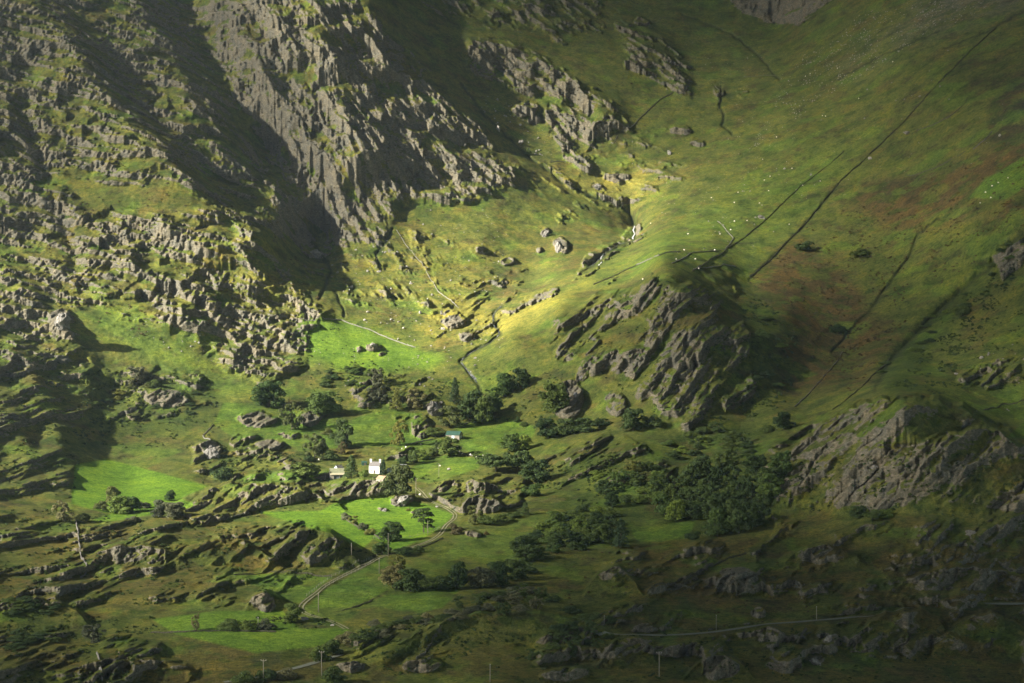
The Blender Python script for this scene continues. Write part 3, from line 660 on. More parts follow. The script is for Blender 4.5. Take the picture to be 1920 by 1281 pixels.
# ------------------------------------------------------------------ mesh builder for made things
class MB:
    def __init__(s): s.v = []; s.f = []
    def add(s, vs, fs):
        o = len(s.v); s.v += [tuple(p) for p in vs]; s.f += [tuple(i+o for i in f) for f in fs]; return s
    def box(s, x0, x1, y0, y1, z0, z1):
        return s.add([(x, y, z) for z in (z0, z1) for y in (y0, y1) for x in (x0, x1)], [(0,2,3,1),(4,5,7,6),(0,1,5,4),(2,6,7,3),(0,4,6,2),(1,3,7,5)])
    def tube(s, pts, rad, n=6, cap=True):
        o = len(s.v); k = len(pts)
        for i, p in enumerate(pts):
            a = Vector(pts[max(i-1, 0)]); b = Vector(pts[min(i+1, k-1)]); d = (b-a).normalized()
            u = d.orthogonal().normalized(); w_ = d.cross(u); r = rad[i] if hasattr(rad, '__len__') else rad
            for j in range(n):
                t = 2*math.pi*j/n; s.v.append(tuple(Vector(p)+u*math.cos(t)*r+w_*math.sin(t)*r))
        for i in range(k-1):
            for j in range(n):
                s.f.append((o+i*n+j, o+i*n+(j+1) % n, o+(i+1)*n+(j+1) % n, o+(i+1)*n+j))
        if cap: s.f.append(tuple(o+j for j in range(n))[::-1]); s.f.append(tuple(o+(k-1)*n+j for j in range(n)))
        return s
    def prism(s, prof, y0, y1):
        n = len(prof)
        return s.add([(x, y0, z) for x, z in prof]+[(x, y1, z) for x, z in prof], [tuple(range(n))[::-1], tuple(range(n, 2*n))]+[(i, (i+1) % n, n+(i+1) % n, n+i) for i in range(n)])
    def mesh(s, name, m=None, smooth=False):
        me = bpy.data.meshes.new(name); me.from_pydata(s.v, [], s.f)
        if smooth: me.polygons.foreach_set('use_smooth', [True]*len(me.polygons))
        if m: me.materials.append(m)
        me.update(); return me
    def build(s, name, m, parent=None, smooth=False):
        o = link(name, s.mesh(name, m, smooth)); o.parent = parent; return o
def empty(name, loc, rz=0, scale=(1, 1, 1)):
    o = bpy.data.objects.new(name, None); COL.objects.link(o); o.location = loc; o.rotation_euler = (0, 0, rz); o.scale = scale
    o.empty_display_size = .5; return o

# ------------------------------------------------------------------ trees
def leafmat(name, col, var=.45):
    m, nt = mat(name)
    oi = N(nt, 'ShaderNodeObjectInfo').outputs['Random']
    g = N(nt, 'ShaderNodeTexCoord').outputs['Object']
    f = noise(nt, g, 7.0, 4, .7)
    c = ramp(nt, f, [(.3, tuple(x*(1-var) for x in col)), (.7, tuple(x*(1+var) for x in col))]).outputs[0]
    c2 = mixc(nt, 1.0, c, ramp(nt, oi, [(0, (.6,.68,.75)), (.5, (1,1,1)), (1, (1.5,1.35,.95))]).outputs[0], 'MULTIPLY')
    b = N(nt, 'ShaderNodeBsdfPrincipled'); b.inputs['Roughness'].default_value = .8; b.inputs['Specular IOR Level'].default_value = .15
    L(nt, c2, b.inputs['Base Color'])
    t = N(nt, 'ShaderNodeBsdfTranslucent'); L(nt, c2, t.inputs[0])
    mx = N(nt, 'ShaderNodeMixShader'); mx.inputs[0].default_value = .22; L(nt, b.outputs[0], mx.inputs[1]); L(nt, t.outputs[0], mx.inputs[2])
    finish(nt, mx); return m
LM = {'dark': leafmat('dark_leaves', (.066,.100,.032)), 'green': leafmat('green_leaves', (.100,.150,.038)), 'olive': leafmat('olive_leaves', (.120,.138,.045)),
      'yellow': leafmat('yellowing_leaves', (.150,.160,.042)), 'grey': leafmat('grey_green_twigs', (.125,.130,.072)), 'needle': leafmat('dark_needles', (.048,.078,.036)), 'brown': leafmat('brown_leaves', (.095,.085,.042))}
BARK = simple('bark', (.10, .085, .065), .4, 6)
def crown_mesh(kind, seed, leaf):
    r = np.random.default_rng(seed*31+5)
    lobes = []
    if kind == 'round':
        for k in range(30):
            a = r.random()*6.28; q = r.random()**.5*.40; z = .10+.76*r.random(); q *= 1.12-abs(z-.40)*.95
            lobes.append((math.cos(a)*q, math.sin(a)*q, z, .13+.09*r.random(), .11+.07*r.random()))
        dens = 120
    elif kind == 'spread':
        for k in range(34):
            a = r.random()*6.28; q = r.random()**.5*.44; z = .26+.62*r.random()*(1-q)
            lobes.append((math.cos(a)*q, math.sin(a)*q, z, .10+.07*r.random(), .08+.06*r.random()))
        dens = 120
    elif kind == 'loose':
        for k in range(30):
            a = r.random()*6.28; q = r.random()**.5*.40; z = .08+.80*r.random(); q *= 1.2-abs(z-.5)
            lobes.append((math.cos(a)*q, math.sin(a)*q, z, .08+.06*r.random(), .08+.06*r.random()))
        dens = 95
    elif kind == 'conifer':
        for k in range(34):
            z = .06+.88*(k/34.); a = k*2.4+r.random(); q = (.40*(1-z)**.8)*(.45+.6*r.random())
            lobes.append((math.cos(a)*q, math.sin(a)*q, z, .05+.15*(1-z), .045+.03*r.random()))
        dens = 62
    elif kind == 'pine':
        for k in range(20):
            z = .15+.78*r.random(); a = r.random()*6.28; q = (.10+.34*math.sin(min(1, (1.05-z)*1.5)*1.57))*(.3+.75*r.random())
            lobes.append((math.cos(a)*q, math.sin(a)*q, z, .12+.09*r.random(), .035+.03*r.random()))
        dens = 110
    elif kind == 'bush':
        for k in range(20):
            a = r.random()*6.28; q = r.random()**.5*.40; z = .10+.70*r.random()*(1.1-q*1.5)
            lobes.append((math.cos(a)*q, math.sin(a)*q, z, .15+.09*r.random(), .15+.10*r.random()))
        dens = 130
    Vs = []; Fs = []
    P = []; Nn = []
    for x, y, z, rx, rz in lobes:
        n = int(dens*(rx/.15)**.8)
        d = r.normal(size=(n, 3)); d /= np.linalg.norm(d, axis=1, keepdims=True); d[:, 2] = np.where(d[:, 2] < -.3, -d[:, 2], d[:, 2])
        rad = .72+.36*r.random((n, 1))
        P.append(np.array([x, y, z])+d*rad*np.array([rx, rx, rz])); Nn.append(d)
    P = np.concatenate(P); Nn = np.concatenate(Nn)
    n = len(P); lean = r.normal(size=(n, 3))*.55+Nn; lean /= np.linalg.norm(lean, axis=1, keepdims=True)
    t = np.cross(lean, r.normal(size=(n, 3))); t /= np.linalg.norm(t, axis=1, keepdims=True); bt = np.cross(lean, t)
    s = (leaf*(.6+.8*r.random((n, 1))))
    e = [P+t*s, P+bt*s*.7, P-t*s*.9, P-bt*s*.8]
    Vv = np.stack(e, 1).reshape(-1, 3); Vv[:, 2] = np.clip(Vv[:, 2], .01, 1.02)
    F = np.arange(n*4).reshape(n, 4)
    me = bpy.data.meshes.new('crown'); me.vertices.add(n*4); me.vertices.foreach_set('co', Vv.astype(F32).ravel())
    me.loops.add(n*4); me.loops.foreach_set('vertex_index', F.astype(np.int32).ravel()); me.polygons.add(n); me.polygons.foreach_set('loop_start', np.arange(0, n*4, 4, dtype=np.int32))
    me.update(calc_edges=True); return me, lobes
_cm = {}; _tm = {}
def crown_trunk(kind, seed, tone):
    k = (kind, seed, tone)
    if k not in _cm:
        base = (kind, seed, None)
        if base not in _cm: _cm[base] = crown_mesh(kind, seed, .036 if kind != 'conifer' else .03)
        me = _cm[base][0].copy(); me.materials.append(LM[tone]); _cm[k] = me
    if (kind, seed) not in _tm:
        lob = _cm[(kind, seed, None)][1]; r = random.Random(seed); b = MB()
        top = .93 if kind in ('conifer', 'pine') else .55
        b.tube([(0, 0, -.12), (r.uniform(-.01, .01), 0, .15), (r.uniform(-.03, .03), r.uniform(-.03, .03), .35), (r.uniform(-.03, .03), 0, top)], [.030, .024, .018, .006], 7)
        for x, y, z, rx, rz in lob[:9]:
            z0 = max(.12, z-.22); b.tube([(0, 0, z0), (x*.5, y*.5, z0+(z-z0)*.4), (x, y, z)], [.013, .009, .004], 5)
        _tm[(kind, seed)] = b.mesh('trunk', BARK, True)
    return _cm[k], _tm[(kind, seed)]
NAMES = {'round': ('broadleaf_tree', 'tree'), 'spread': ('spreading_tree', 'tree'), 'loose': ('scrubby_tree', 'tree'), 'conifer': ('conifer_tree', 'tree'), 'pine': ('pine_tree', 'tree'), 'bush': ('bush', 'bush')}
def tree(px, py, wpx, hpx, kind, tone, label, group=None, seed=None):
    p = at(px, py); m = p.y/FPX
    seed = random.randrange(4) if seed is None else seed
    nm, cat = NAMES[kind]
    cm, tm = crown_trunk(kind, seed, tone)
    rz = random.random()*6.28; S = (wpx*m*1.12, wpx*m*1.12, hpx*m*1.04)
    z = gz(p.x, p.y)
    if kind == 'bush':
        o = bpy.data.objects.new(nm, cm); COL.objects.link(o); o.location = (p.x, p.y, z-.03*S[2]); o.rotation_euler = (0, 0, rz); o.scale = S
        return tag(o, label, cat, group)
    root = empty(nm, (p.x, p.y, z-.02*S[2]), rz, S)
    for part, me in (('trunk', tm), ('crown', cm)):
        o = bpy.data.objects.new(part, me); COL.objects.link(o); o.parent = root
    return tag(root, label, cat, group)
exec_trees = [
(648,975,20,16,'bush','grey','topmost grey bush along the rough wall between the bright pastures'),
(664,984,22,18,'loose','olive','thin olive tree along the rough wall between the bright pastures'),
(680,994,20,16,'bush','grey','third grey bush down the rough wall between the bright pastures'),
(694,1003,20,15,'bush','olive','lowest olive bush beside the rough wall between the bright pastures'),
(505,763,60,50,'round','green','large rounded green tree growing beside the roofless ruin'),
(605,780,62,46,'round','green','wide green tree right of the roofless ruin, above the rocky pasture'),
(547,806,40,54,'loose','olive','open olive tree with a bare leaning trunk, rooted on a rock above the pasture'),
(643,840,36,56,'round','dark','tall dark tree standing alone against the pasture above the farmyard'),
(590,862,42,50,'loose','olive','tall ragged olive tree up the slope behind the stone barn'),
(571,898,50,33,'round','dark','low dark round tree just left of the stone barn'),
(418,903,40,32,'bush','dark','dark rounded bush under the small cliff, left of the barn field'),
(622,863,26,24,'bush','dark','dark bush between the ragged olive tree and the farmyard'),
(640,852,18,24,'loose','brown','small brownish tree under the tall dark pasture tree'),
(659,897,36,44,'conifer','dark','dense dark green tree between the barn and the white farmhouse'),
(745,930,52,58,'round','olive','big mixed olive tree below the white farmhouse beside the track'),
(719,891,17,30,'conifer','needle','slim dark conifer hiding the right corner of the white farmhouse'),
(746,835,32,50,'loose','yellow','tall yellow green tree at the edge of the pasture above the farmhouse'),
(844,857,38,38,'round','dark','dark tree just below the green roofed shed'),
(818,851,13,26,'conifer','needle','narrow dark conifer at the end of the hedge left of the green roofed shed'),
(892,857,11,11,'bush','dark','tiny dark bush at the field corner beside the grazing sheep'),
(956,846,36,34,'round','green','round green tree, left half of the pair at the field edge'),
(978,845,32,30,'round','green','round green tree, right half of the pair at the field edge'),
(930,884,64,40,'spread','dark','wide spreading tree with dark bare trunks standing on the rock shelf'),
(970,884,56,48,'spread','dark','broad dark tree directly right of the one with bare trunks'),
(1005,905,52,44,'round','dark','heavy dark tree below the broad trees on the rock shelf'),
(1000,930,42,30,'bush','green','large green bush at the foot of the heavy dark tree'),
(853,757,27,50,'conifer','needle','tall pointed conifer rising at the left of the central grove'),
(882,790,54,58,'round','dark','largest dark tree in the middle of the central grove'),
(905,795,42,54,'round','dark','dark tree on the right flank of the central grove'),
(925,775,34,40,'round','green','green tree at the upper right edge of the central grove'),
(843,802,44,44,'loose','olive','olive grey tree at the lower left of the central grove'),
(815,818,38,22,'bush','dark','low dark bush in the shade left of the green roofed shed'),
(945,744,46,46,'round','green','green tree left of the pair on the slope under the stream'),
(977,730,36,40,'round','dark','upper dark tree of the pair on the slope under the stream'),
(1037,775,54,58,'round','dark','large dark tree leaning over the tall grey slab of rock'),
(744,770,28,44,'conifer','olive','yellow green pointed tree standing among the rocks above the pasture'),
(705,716,30,30,'loose','grey','grey twiggy tree, upper of the two on the bright slope'),
(711,753,40,38,'loose','grey','grey green rounded tree, lower of the two on the bright slope'),
(778,766,40,38,'loose','grey','pale twiggy tree left of the big boulder by the central grove'),
(1014,799,16,20,'conifer','needle','little dark conifer at the head of the tree row right of the meadow'),
(1028,822,42,38,'round','dark','first dark tree of the row right of the meadow'),
(1062,817,42,34,'round','dark','second dark tree of the row right of the meadow'),
(1096,810,46,27,'round','dark','third and lower dark tree of the row right of the meadow'),
(1127,801,32,22,'bush','dark','last bush of the row right of the meadow'),
(1187,807,46,42,'round','dark','dark tree at the foot of the central rocky knoll'),
(1226,800,32,24,'bush','dark','dark bush at the lower right foot of the central rocky knoll'),
(214,948,32,36,'round','olive','upper olive tree of the clump at the edge of the bright left field'),
(226,963,46,34,'round','green','widest green tree of the clump at the edge of the bright left field'),
(247,960,30,30,'round','green','right hand green tree of the clump at the edge of the bright left field'),
(190,958,26,22,'bush','olive','olive bush at the left end of the clump by the bright left field'),
(318,939,20,20,'round','dark','small dark tree alone on the edge of the bright left field'),
(268,953,26,16,'bush','grey','small grey bush right of the clump by the bright left field'),
(298,970,32,34,'round','grey','grey green tree with a short bare trunk below the bright left field'),
(327,970,46,29,'round','grey','wide grey green tree next to the bright rocky rise'),
(250,977,26,15,'bush','grey','low grey bush on the bank below the bright left field'),
(120,978,38,40,'loose','grey','grey leafless looking tree at the top of the pale stone wall'),
(156,979,27,20,'bush','olive','olive bush just right of the top of the pale stone wall'),
(257,722,46,36,'loose','grey','shaded grey tree in the hollow above the dark left crag'),
(290,728,26,20,'bush','dark','dark bush right of the shaded grey tree'),
(547,1166,40,36,'round','dark','dark round tree at the junction of the two tracks'),
(430,1182,36,27,'bush','dark','left bush of the dark hedge in the lower green field'),
(464,1182,36,26,'bush','dark','middle bush of the dark hedge in the lower green field'),
(499,1180,32,22,'bush','grey','greyer right bush of the dark hedge in the lower green field'),
(601,1240,38,38,'bush','dark','dark bush at the lower end of the hedge that crosses behind the tall pole'),
(625,1228,38,38,'bush','dark','second dark bush up the hedge that crosses behind the tall pole'),
(652,1212,42,32,'bush','grey','greyish third bush up the hedge that crosses behind the tall pole'),
(682,1200,44,28,'bush','dark','fourth bush up the hedge beside the lower cliff'),
(712,1190,42,22,'bush','grey','last greyish bush of the hedge beside the lower cliff'),
(454,1281,40,28,'bush','dark','dark bush at the bottom edge left of the two near poles'),
(500,1276,38,26,'bush','dark','dark bush around the foot of the left near pole'),
(533,1272,40,24,'bush','grey','grey bush between the two near poles'),
(627,1282,42,34,'round','dark','dark tree at the bottom edge right of the tall near pole'),
(794,998,42,46,'pine','needle','lone pine with layered branches in the bright pasture'),
(733,1015,42,36,'round','dark','dark tree at the fence corner below the bright pasture'),
(716,1040,34,24,'round','green','small green tree where the lower track bends'),
(758,1042,34,20,'bush','dark','dark hedge bush right of the small green tree'),
(782,1036,26,14,'bush','dark','low hedge bush following the track up the hill'),
(744,1075,32,34,'loose','yellow','tan leaved tree at the top of the dark grove under the bend'),
(736,1102,42,44,'round','grey','grey green left tree of the dark grove under the bend'),
(770,1108,54,40,'round','dark','dark domed tree at the front of the grove under the bend'),
(802,1103,42,28,'bush','dark','low dark bush in the row right of the domed tree'),
(829,1104,36,30,'bush','dark','dark bush left of the tallest tree in the row above the lower field'),
(856,1104,40,50,'round','dark','tallest tree of the dark row above the lower field'),
(901,1102,48,40,'round','grey','greyish tree in the dark row above the lower field'),
(937,1098,52,44,'round','dark','broad dark tree near the right end of the dark row'),
(968,1088,46,40,'round','dark','rightmost tree of the dark row above the lower field'),
(992,1075,34,22,'bush','dark','small bush trailing off the right end of the dark row'),
(853,1002,28,24,'bush','brown','brown green bush beside the track below the big rock'),
(888,984,32,38,'loose','olive','olive tree growing in front of the big rounded rock'),
(914,984,32,22,'bush','dark','dark bush right of the olive tree by the big rock'),
(941,978,36,18,'bush','dark','low dark hedge bush above the long green slope'),
(966,970,32,14,'bush','dark','last low hedge bush above the long green slope'),
(985,966,22,25,'conifer','dark','small dark conifer at the rocks above the long green slope'),
(1164,1028,44,56,'conifer','needle','big dark conifer at the lower edge of the wood'),
(1385,1000,58,66,'round','dark','great rounded tree at the front of the dense right wood'),
(1345,1005,52,54,'round','green','green rounded tree left of the great one in the dense right wood'),
(1422,985,44,44,'round','dark','dark tree at the right corner of the dense right wood'),
(1300,1012,30,20,'bush','dark','dark bush at the lower left corner of the dense right wood'),
(1610,972,34,30,'bush','dark','dark bush left of three under the right knoll'),
(1638,970,30,22,'bush','dark','middle bush of three under the right knoll'),
(1660,972,26,22,'bush','green','right bush of three under the right knoll'),
(175,1205,46,36,'loose','grey','dim grey tree over the lower stone wall in the left corner'),
(367,1182,16,32,'loose','grey','thin leafless tree on the boundary of the lower green field'),
(1470,805,40,34,'round','dark','dark tree behind the right knoll at its left end'),
(1437,812,28,20,'bush','dark','dark bush left of the tree behind the right knoll'),
(1805,592,32,22,'bush','dark','dark bush in the shaded gully on the right slope'),
(1570,625,30,20,'bush','dark','lone dark bush on the shaded brown slope'),
(990,292,12,14,'bush','dark','dark bush overhanging the bright gully high on the slope'),
(755,870,18,18,'bush','dark','dark bush beside the small grey hut'),
(775,868,24,24,'round','dark','left tree of the hedge above the sheep field'),
(793,862,24,22,'bush','green','middle green bush of the hedge above the sheep field'),
(808,856,18,20,'bush','dark','right bush of the hedge above the sheep field'),
(683,897,18,20,'bush','green','small green bush between the dense dark tree and the farmhouse rocks'),
(606,848,24,20,'bush','dark','small dark bush under the pasture rocks'),
(912,1003,10,8,'bush','brown','tiny brown bush on the rocks beside the track'),
(862,802,20,10,'bush','dark','low bush behind the roof of the green roofed shed'),
(915,790,18,14,'bush','dark','dark bush at the wall above the upper meadow'),
(970,792,14,12,'bush','dark','first of the small dark bushes lining the top of the upper meadow'),
(982,800,14,12,'bush','dark','second of the small dark bushes lining the top of the upper meadow'),
(1615,480,40,16,'bush','dark','dark patch of bushes high on the shaded right slope'),
(1510,470,36,22,'bush','dark','dark bushes beside the corner of the long dark wall'),
(765,958,8,6,'bush','olive','tiny olive bush on the knob of rock in the bright pasture'),
]
for a in exec_trees: tree(*a)
# woods and thickets, tree by tree
def inside(px, py, poly):
    c = False
    for k in range(len(poly)):
        ax, ay = poly[k]; bx, by = poly[(k+1) % len(poly)]
        if (ay > py) != (by > py) and px < (bx-ax)*(py-ay)/(by-ay)+ax: c = not c
    return c
def grove(poly, n, wr, hr, kinds, tones, label, group, mind=.55):
    x0, x1 = min(p[0] for p in poly), max(p[0] for p in poly); y0, y1 = min(p[1] for p in poly), max(p[1] for p in poly)
    pts = []; tries = 0
    while len(pts) < n and tries < n*60:
        tries += 1; x = random.uniform(x0, x1); y = random.uniform(y0, y1)
        if inside(x, y, poly) and all(((x-a)/wr[0])**2+((y-b)/(wr[0]*.45))**2 > mind**2*1.6 for a, b in pts): pts.append((x, y))
    for x, y in pts:
        k = random.choice(kinds); w_ = random.uniform(*wr); h_ = random.uniform(*hr)*(1 if k != 'bush' else .65)
        lab = label[1] if k == 'bush' else label[0]
        tree(x, y, w_, h_, k, random.choice(tones), lab, group[1] if k == 'bush' else group[0])
G = [
([(1225,930),(1290,895),(1400,870),(1470,880),(1440,950),(1380,975),(1300,985),(1240,975)], 34, (34,50), (34,46), ['round','round','bush','loose'], ['dark','green','dark'],
 ('crowded tree inside the dense right wood','bush filling the dense right wood'), ('trees packed in the dense right wood','bushes in the dense right wood')),
([(1110,900),(1240,890),(1260,930),(1180,950),(1120,940)], 15, (26,38), (24,34), ['round','bush','loose'], ['dark','green','olive'],
 ('tree in the belt between the outcrops and the dense right wood','bush in the belt between the outcrops and the dense right wood'), ('belt of trees under the middle outcrops','belt of bushes under the middle outcrops')),
([(955,1045),(1000,1000),(1080,955),(1150,950),(1160,990),(1120,1030),(1040,1045),(990,1062)], 30, (30,42), (26,36), ['round','bush','bush'], ['dark','dark','green'],
 ('tree in the thick copse above the brown moor','bush in the thick copse above the brown moor'), ('trees of the copse above the moor','bushes of the copse above the moor')),
([(1240,830),(1330,800),(1400,830),(1430,870),(1330,880),(1260,870)], 18, (22,32), (18,26), ['bush','bush','loose'], ['dark','green'],
 ('scrub tree on the slope below the central knoll','scrub bush on the slope below the central knoll'), ('scrub trees below the central knoll','scrub bushes below the central knoll')),
([(830,1150),(900,1120),(1000,1105),(1040,1130),(1000,1150),(880,1160)], 18, (26,36), (20,26), ['bush','bush','loose'], ['dark','grey'],
 ('small tree in the dark thicket behind the grassy mound','bush in the dark thicket behind the grassy mound'), ('small trees of the thicket behind the mound','bushes of the thicket behind the mound')),
([(690,1172),(800,1160),(900,1140),(880,1158),(780,1178),(700,1190)], 14, (26,34), (16,22), ['bush'], ['grey','dark','grey'],
 ('','grey bush in the long strip along the near edge of the fields'), ('','bushes in the strip below the fields')),
([(1020,1170),(1080,1140),(1170,1170),(1190,1200),(1080,1225),(1010,1220),(990,1250)], 18, (24,34), (18,26), ['bush','bush','loose'], ['dark'],
 ('dim tree in the shaded thicket right of the grassy mound','dim bush in the shaded thicket right of the grassy mound'), ('trees in the shaded thicket','bushes in the shaded thicket')),
([(640,690),(700,690),(690,720),(600,730),(570,715)], 10, (18,28), (14,20), ['bush'], ['dark','green'],
 ('','bush along the lower edge of the bright slope'), ('','bushes along the lower edge of the bright slope')),
([(560,880),(640,820),(630,800),(560,860)], 5, (18,24), (16,22), ['bush'], ['dark','olive'],
 ('','bush on the slope above the stone barn'), ('','bushes above the stone barn')),
([(1640,700),(1720,620),(1850,500),(1900,450),(1910,470),(1760,640),(1690,720)], 16, (18,30), (10,18), ['bush'], ['dark','dark','green'],
 ('','bush in the dark gully that climbs the right slope'), ('','bushes of the right gully')),
([(0,1130),(130,1120),(120,1150),(0,1165)], 8, (28,38), (16,22), ['bush'], ['dark'], ('','dim bush in the left corner above the brown strip'), ('','bushes in the left corner')),
([(0,1190),(100,1180),(110,1205),(0,1230)], 8, (28,38), (16,22), ['bush'], ['dark'], ('','dim bush near the bottom left corner'), ('','bushes near the bottom left corner')),
([(1440,540),(1480,640),(1460,740),(1410,760),(1400,640)], 10, (20,30), (12,20), ['bush'], ['dark','green'], ('','shaded bush in the hollow right of the central knoll'), ('','bushes in the hollow by the central knoll')),
([(150,740),(240,700),(390,720),(380,780),(240,800)], 12, (16,26), (10,18), ['bush'], ['dark','olive'], ('','gorse like bush on the slope left of the barn cliff'), ('','bushes on the left slope')),
]
for g_ in G: grove(*g_)
# ------------------------------------------------------------------ scrub: heather, gorse and rush tufts too many to count
def tuft_field(name, specs, m, leaf=1.0):
    Ps = []; Ss = []
    for poly, n, size in specs:
        x0, x1 = min(p[0] for p in poly), max(p[0] for p in poly); y0, y1 = min(p[1] for p in poly), max(p[1] for p in poly)
        c = 0; t = 0
        while c < n and t < n*30:
            t += 1; x = random.uniform(x0, x1); y = random.uniform(y0, y1)
            if not inside(x, y, poly): continue
            if mnoise.noise(Vector((x/34., y/17., len(name))))+.6*mnoise.noise(Vector((x/11., y/6., 5)))< .10: continue
            c += 1; Ps.append(at(x, y)); Ss.append(size*random.uniform(.3, 1.0)**1.0*1.15)
    n = len(Ps); k = 16
    P = np.array([tuple(p) for p in Ps]); S = np.array(Ss)
    r = np.random.default_rng(len(name)); d = r.normal(size=(n, k, 3)); d /= np.linalg.norm(d, axis=2, keepdims=True); d[..., 2] = abs(d[..., 2])
    C = P[:, None]+d*S[:, None, None]*np.array([1, 1, .75])*(.6+.4*r.random((n, k, 1)))
    nn = d+r.normal(size=(n, k, 3))*.4; nn /= np.linalg.norm(nn, axis=2, keepdims=True)
    t_ = np.cross(nn, r.normal(size=(n, k, 3))); t_ /= np.linalg.norm(t_, axis=2, keepdims=True); b_ = np.cross(nn, t_)
    s = S[:, None, None]*.42*leaf
    Q = np.stack([C+t_*s, C+b_*s, C-t_*s, C-b_*s], 2).reshape(-1, 3)
    me = bpy.data.meshes.new(name); q = n*k; me.vertices.add(q*4); me.vertices.foreach_set('co', Q.astype(F32).ravel())
    me.loops.add(q*4); me.loops.foreach_set('vertex_index', np.arange(q*4, dtype=np.int32)); me.polygons.add(q); me.polygons.foreach_set('loop_start', np.arange(0, q*4, 4, dtype=np.int32))
    me.update(calc_edges=True)
    return tag(link(name, me, m), kind='stuff')
def heathmat(name, a, b):
    m, nt = mat(name); g = N(nt, 'ShaderNodeNewGeometry').outputs['Position']; f = noise(nt, g, .09, 4, .65)
    c = ramp(nt, f, [(.35, a), (.65, b)]).outputs[0]
    d = N(nt, 'ShaderNodeBsdfPrincipled'); d.inputs['Roughness'].default_value = 1; d.inputs['Specular IOR Level'].default_value = .05; L(nt, c, d.inputs['Base Color']); finish(nt, d); return m
o = tuft_field('gorse_scrub', [
 ([(140,690),(390,700),(420,800),(360,840),(150,840)], 520, 1.3), ([(0,640),(170,700),(140,930),(0,940)], 420, 1.2), ([(0,950),(380,960),(600,980),(640,1060),(540,1120),(0,1150)], 700, 1.0),
 ([(1000,900),(1100,830),(1260,860),(1250,920),(1100,950)], 350, 1.2), ([(1400,540),(1500,620),(1480,760),(1300,820),(1360,760)], 450, 1.4), ([(1660,740),(1900,480),(1920,500),(1760,740)], 420, 1.4),
 ([(1430,870),(1900,830),(1920,980),(1440,960)], 380, 1.0), ([(560,560),(760,690),(700,760),(560,740)], 160, 1.1), ([(620,690),(860,700),(860,760),(640,770)], 260, 1.2), ([(1040,640),(1240,500),(1390,600),(1350,780),(1240,790)], 420, 1.1),
 ([(780,890),(980,880),(980,950),(850,960)], 160, .9), ([(380,830),(640,840),(560,900),(370,900)], 240, 1.1), ([(330,900),(740,900),(720,940),(400,980)], 160, .8),
 ([(1760,560),(1920,520),(1920,740),(1720,740)], 420, 1.0), ([(600,1020),(720,1040),(600,1070)], 60, .9), ([(440,1160),(600,1150),(640,1175),(560,1180)], 60, .8), ([(1000,1180),(1920,1180),(1920,1281),(900,1281)], 420, .8), ([(650,1190),(900,1150),(1000,1200),(700,1281)], 260, .8),
 ([(0,1150),(300,1150),(300,1281),(0,1281)], 260, .9), ([(880,690),(1060,690),(1060,800),(900,790)], 180, 1.1),
], heathmat('dark_scrub', (.020,.036,.012), (.060,.085,.022)))
o = tuft_field('heather_tufts', [
 ([(0,-20),(340,-20),(600,560),(300,640),(0,560)], 900, 1.4), ([(345,-20),(690,-20),(980,330),(740,460),(600,420)], 600, 1.4), ([(740,-20),(1300,-20),(1300,180),(1150,280),(900,160)], 500, 1.4),
 ([(1400,530),(1500,430),(1740,330),(1920,250),(1920,430),(1600,640)], 900, 1.2), ([(1450,600),(1700,600),(1600,740)], 350, 1.2), ([(1000,1040),(1920,980),(1920,1170),(1100,1180)], 500, .7), ([(620,480),(950,430),(940,600),(860,680),(640,560)], 350, .9),
], heathmat('heather', (.050,.040,.020), (.105,.085,.030)))

# ------------------------------------------------------------------ stones
ROCKS = {'grey': rockmat('grey_stone', (1,.95,.86)), 'pale': rockmat('pale_stone', (1,.95,.86), 1.3), 'dark': rockmat('dark_stone', (.95,.95,1), .7)}
def rock_mesh(seed, m, sub=2, name='boulder'):
    r = random.Random(seed); bm = bmesh.new(); bmesh.ops.create_icosphere(bm, subdivisions=sub, radius=.5)
    cuts = [(Vector((r.uniform(-1,1), r.uniform(-1,1), r.uniform(-.6,1))).normalized(), r.uniform(.20,.38)) for _ in range(11)]
    sq = (r.uniform(.8,1.1), r.uniform(.7,1.), r.uniform(.55,.85))
    for v in bm.verts:
        for n, d in cuts:
            e = v.co.dot(n)-d
            if e > 0: v.co -= n*e
        v.co *= 1+.16*mnoise.noise(v.co*4+Vector((seed, 0, 0)))+.08*mnoise.noise(v.co*11)
        v.co.x *= sq[0]; v.co.y *= sq[1]; v.co.z = v.co.z*sq[2]
    me = bpy.data.meshes.new(name); bm.to_mesh(me); bm.free(); me.materials.append(m); return me
def crag_mesh(seed, m):
    r = random.Random(seed+500); bm = bmesh.new(); bmesh.ops.create_icosphere(bm, subdivisions=5, radius=.5); k = Vector((r.uniform(.5, 1), r.uniform(-.3, .3), r.uniform(.5, 1))).normalized()
    cuts = [(Vector((r.uniform(-1,1), r.uniform(-1,1), r.uniform(-.3,1))).normalized(), r.uniform(.22,.40)) for _ in range(14)]
    for v in bm.verts:
        for n, d in cuts:
            e = v.co.dot(n)-d
            if e > 0: v.co -= n*e
        q = v.co*1.0; t = (q.dot(k)*9+mnoise.noise(q*4)*1.3); t -= math.floor(t)
        v.co *= 1-.13*t+.30*mnoise.noise(q*3.5+Vector((seed, 0, 0)))+.16*mnoise.noise(q*9)+.08*mnoise.noise(q*22)
    me = bpy.data.meshes.new('boulder'); bm.to_mesh(me); bm.free(); me.materials.append(m); return me
RM = {t: [rock_mesh(s, ROCKS[t], 3) for s in range(6)] for t in ROCKS}
CRAG = {t: [crag_mesh(s, ROCKS[t]) for s in range(3)] for t in ROCKS}
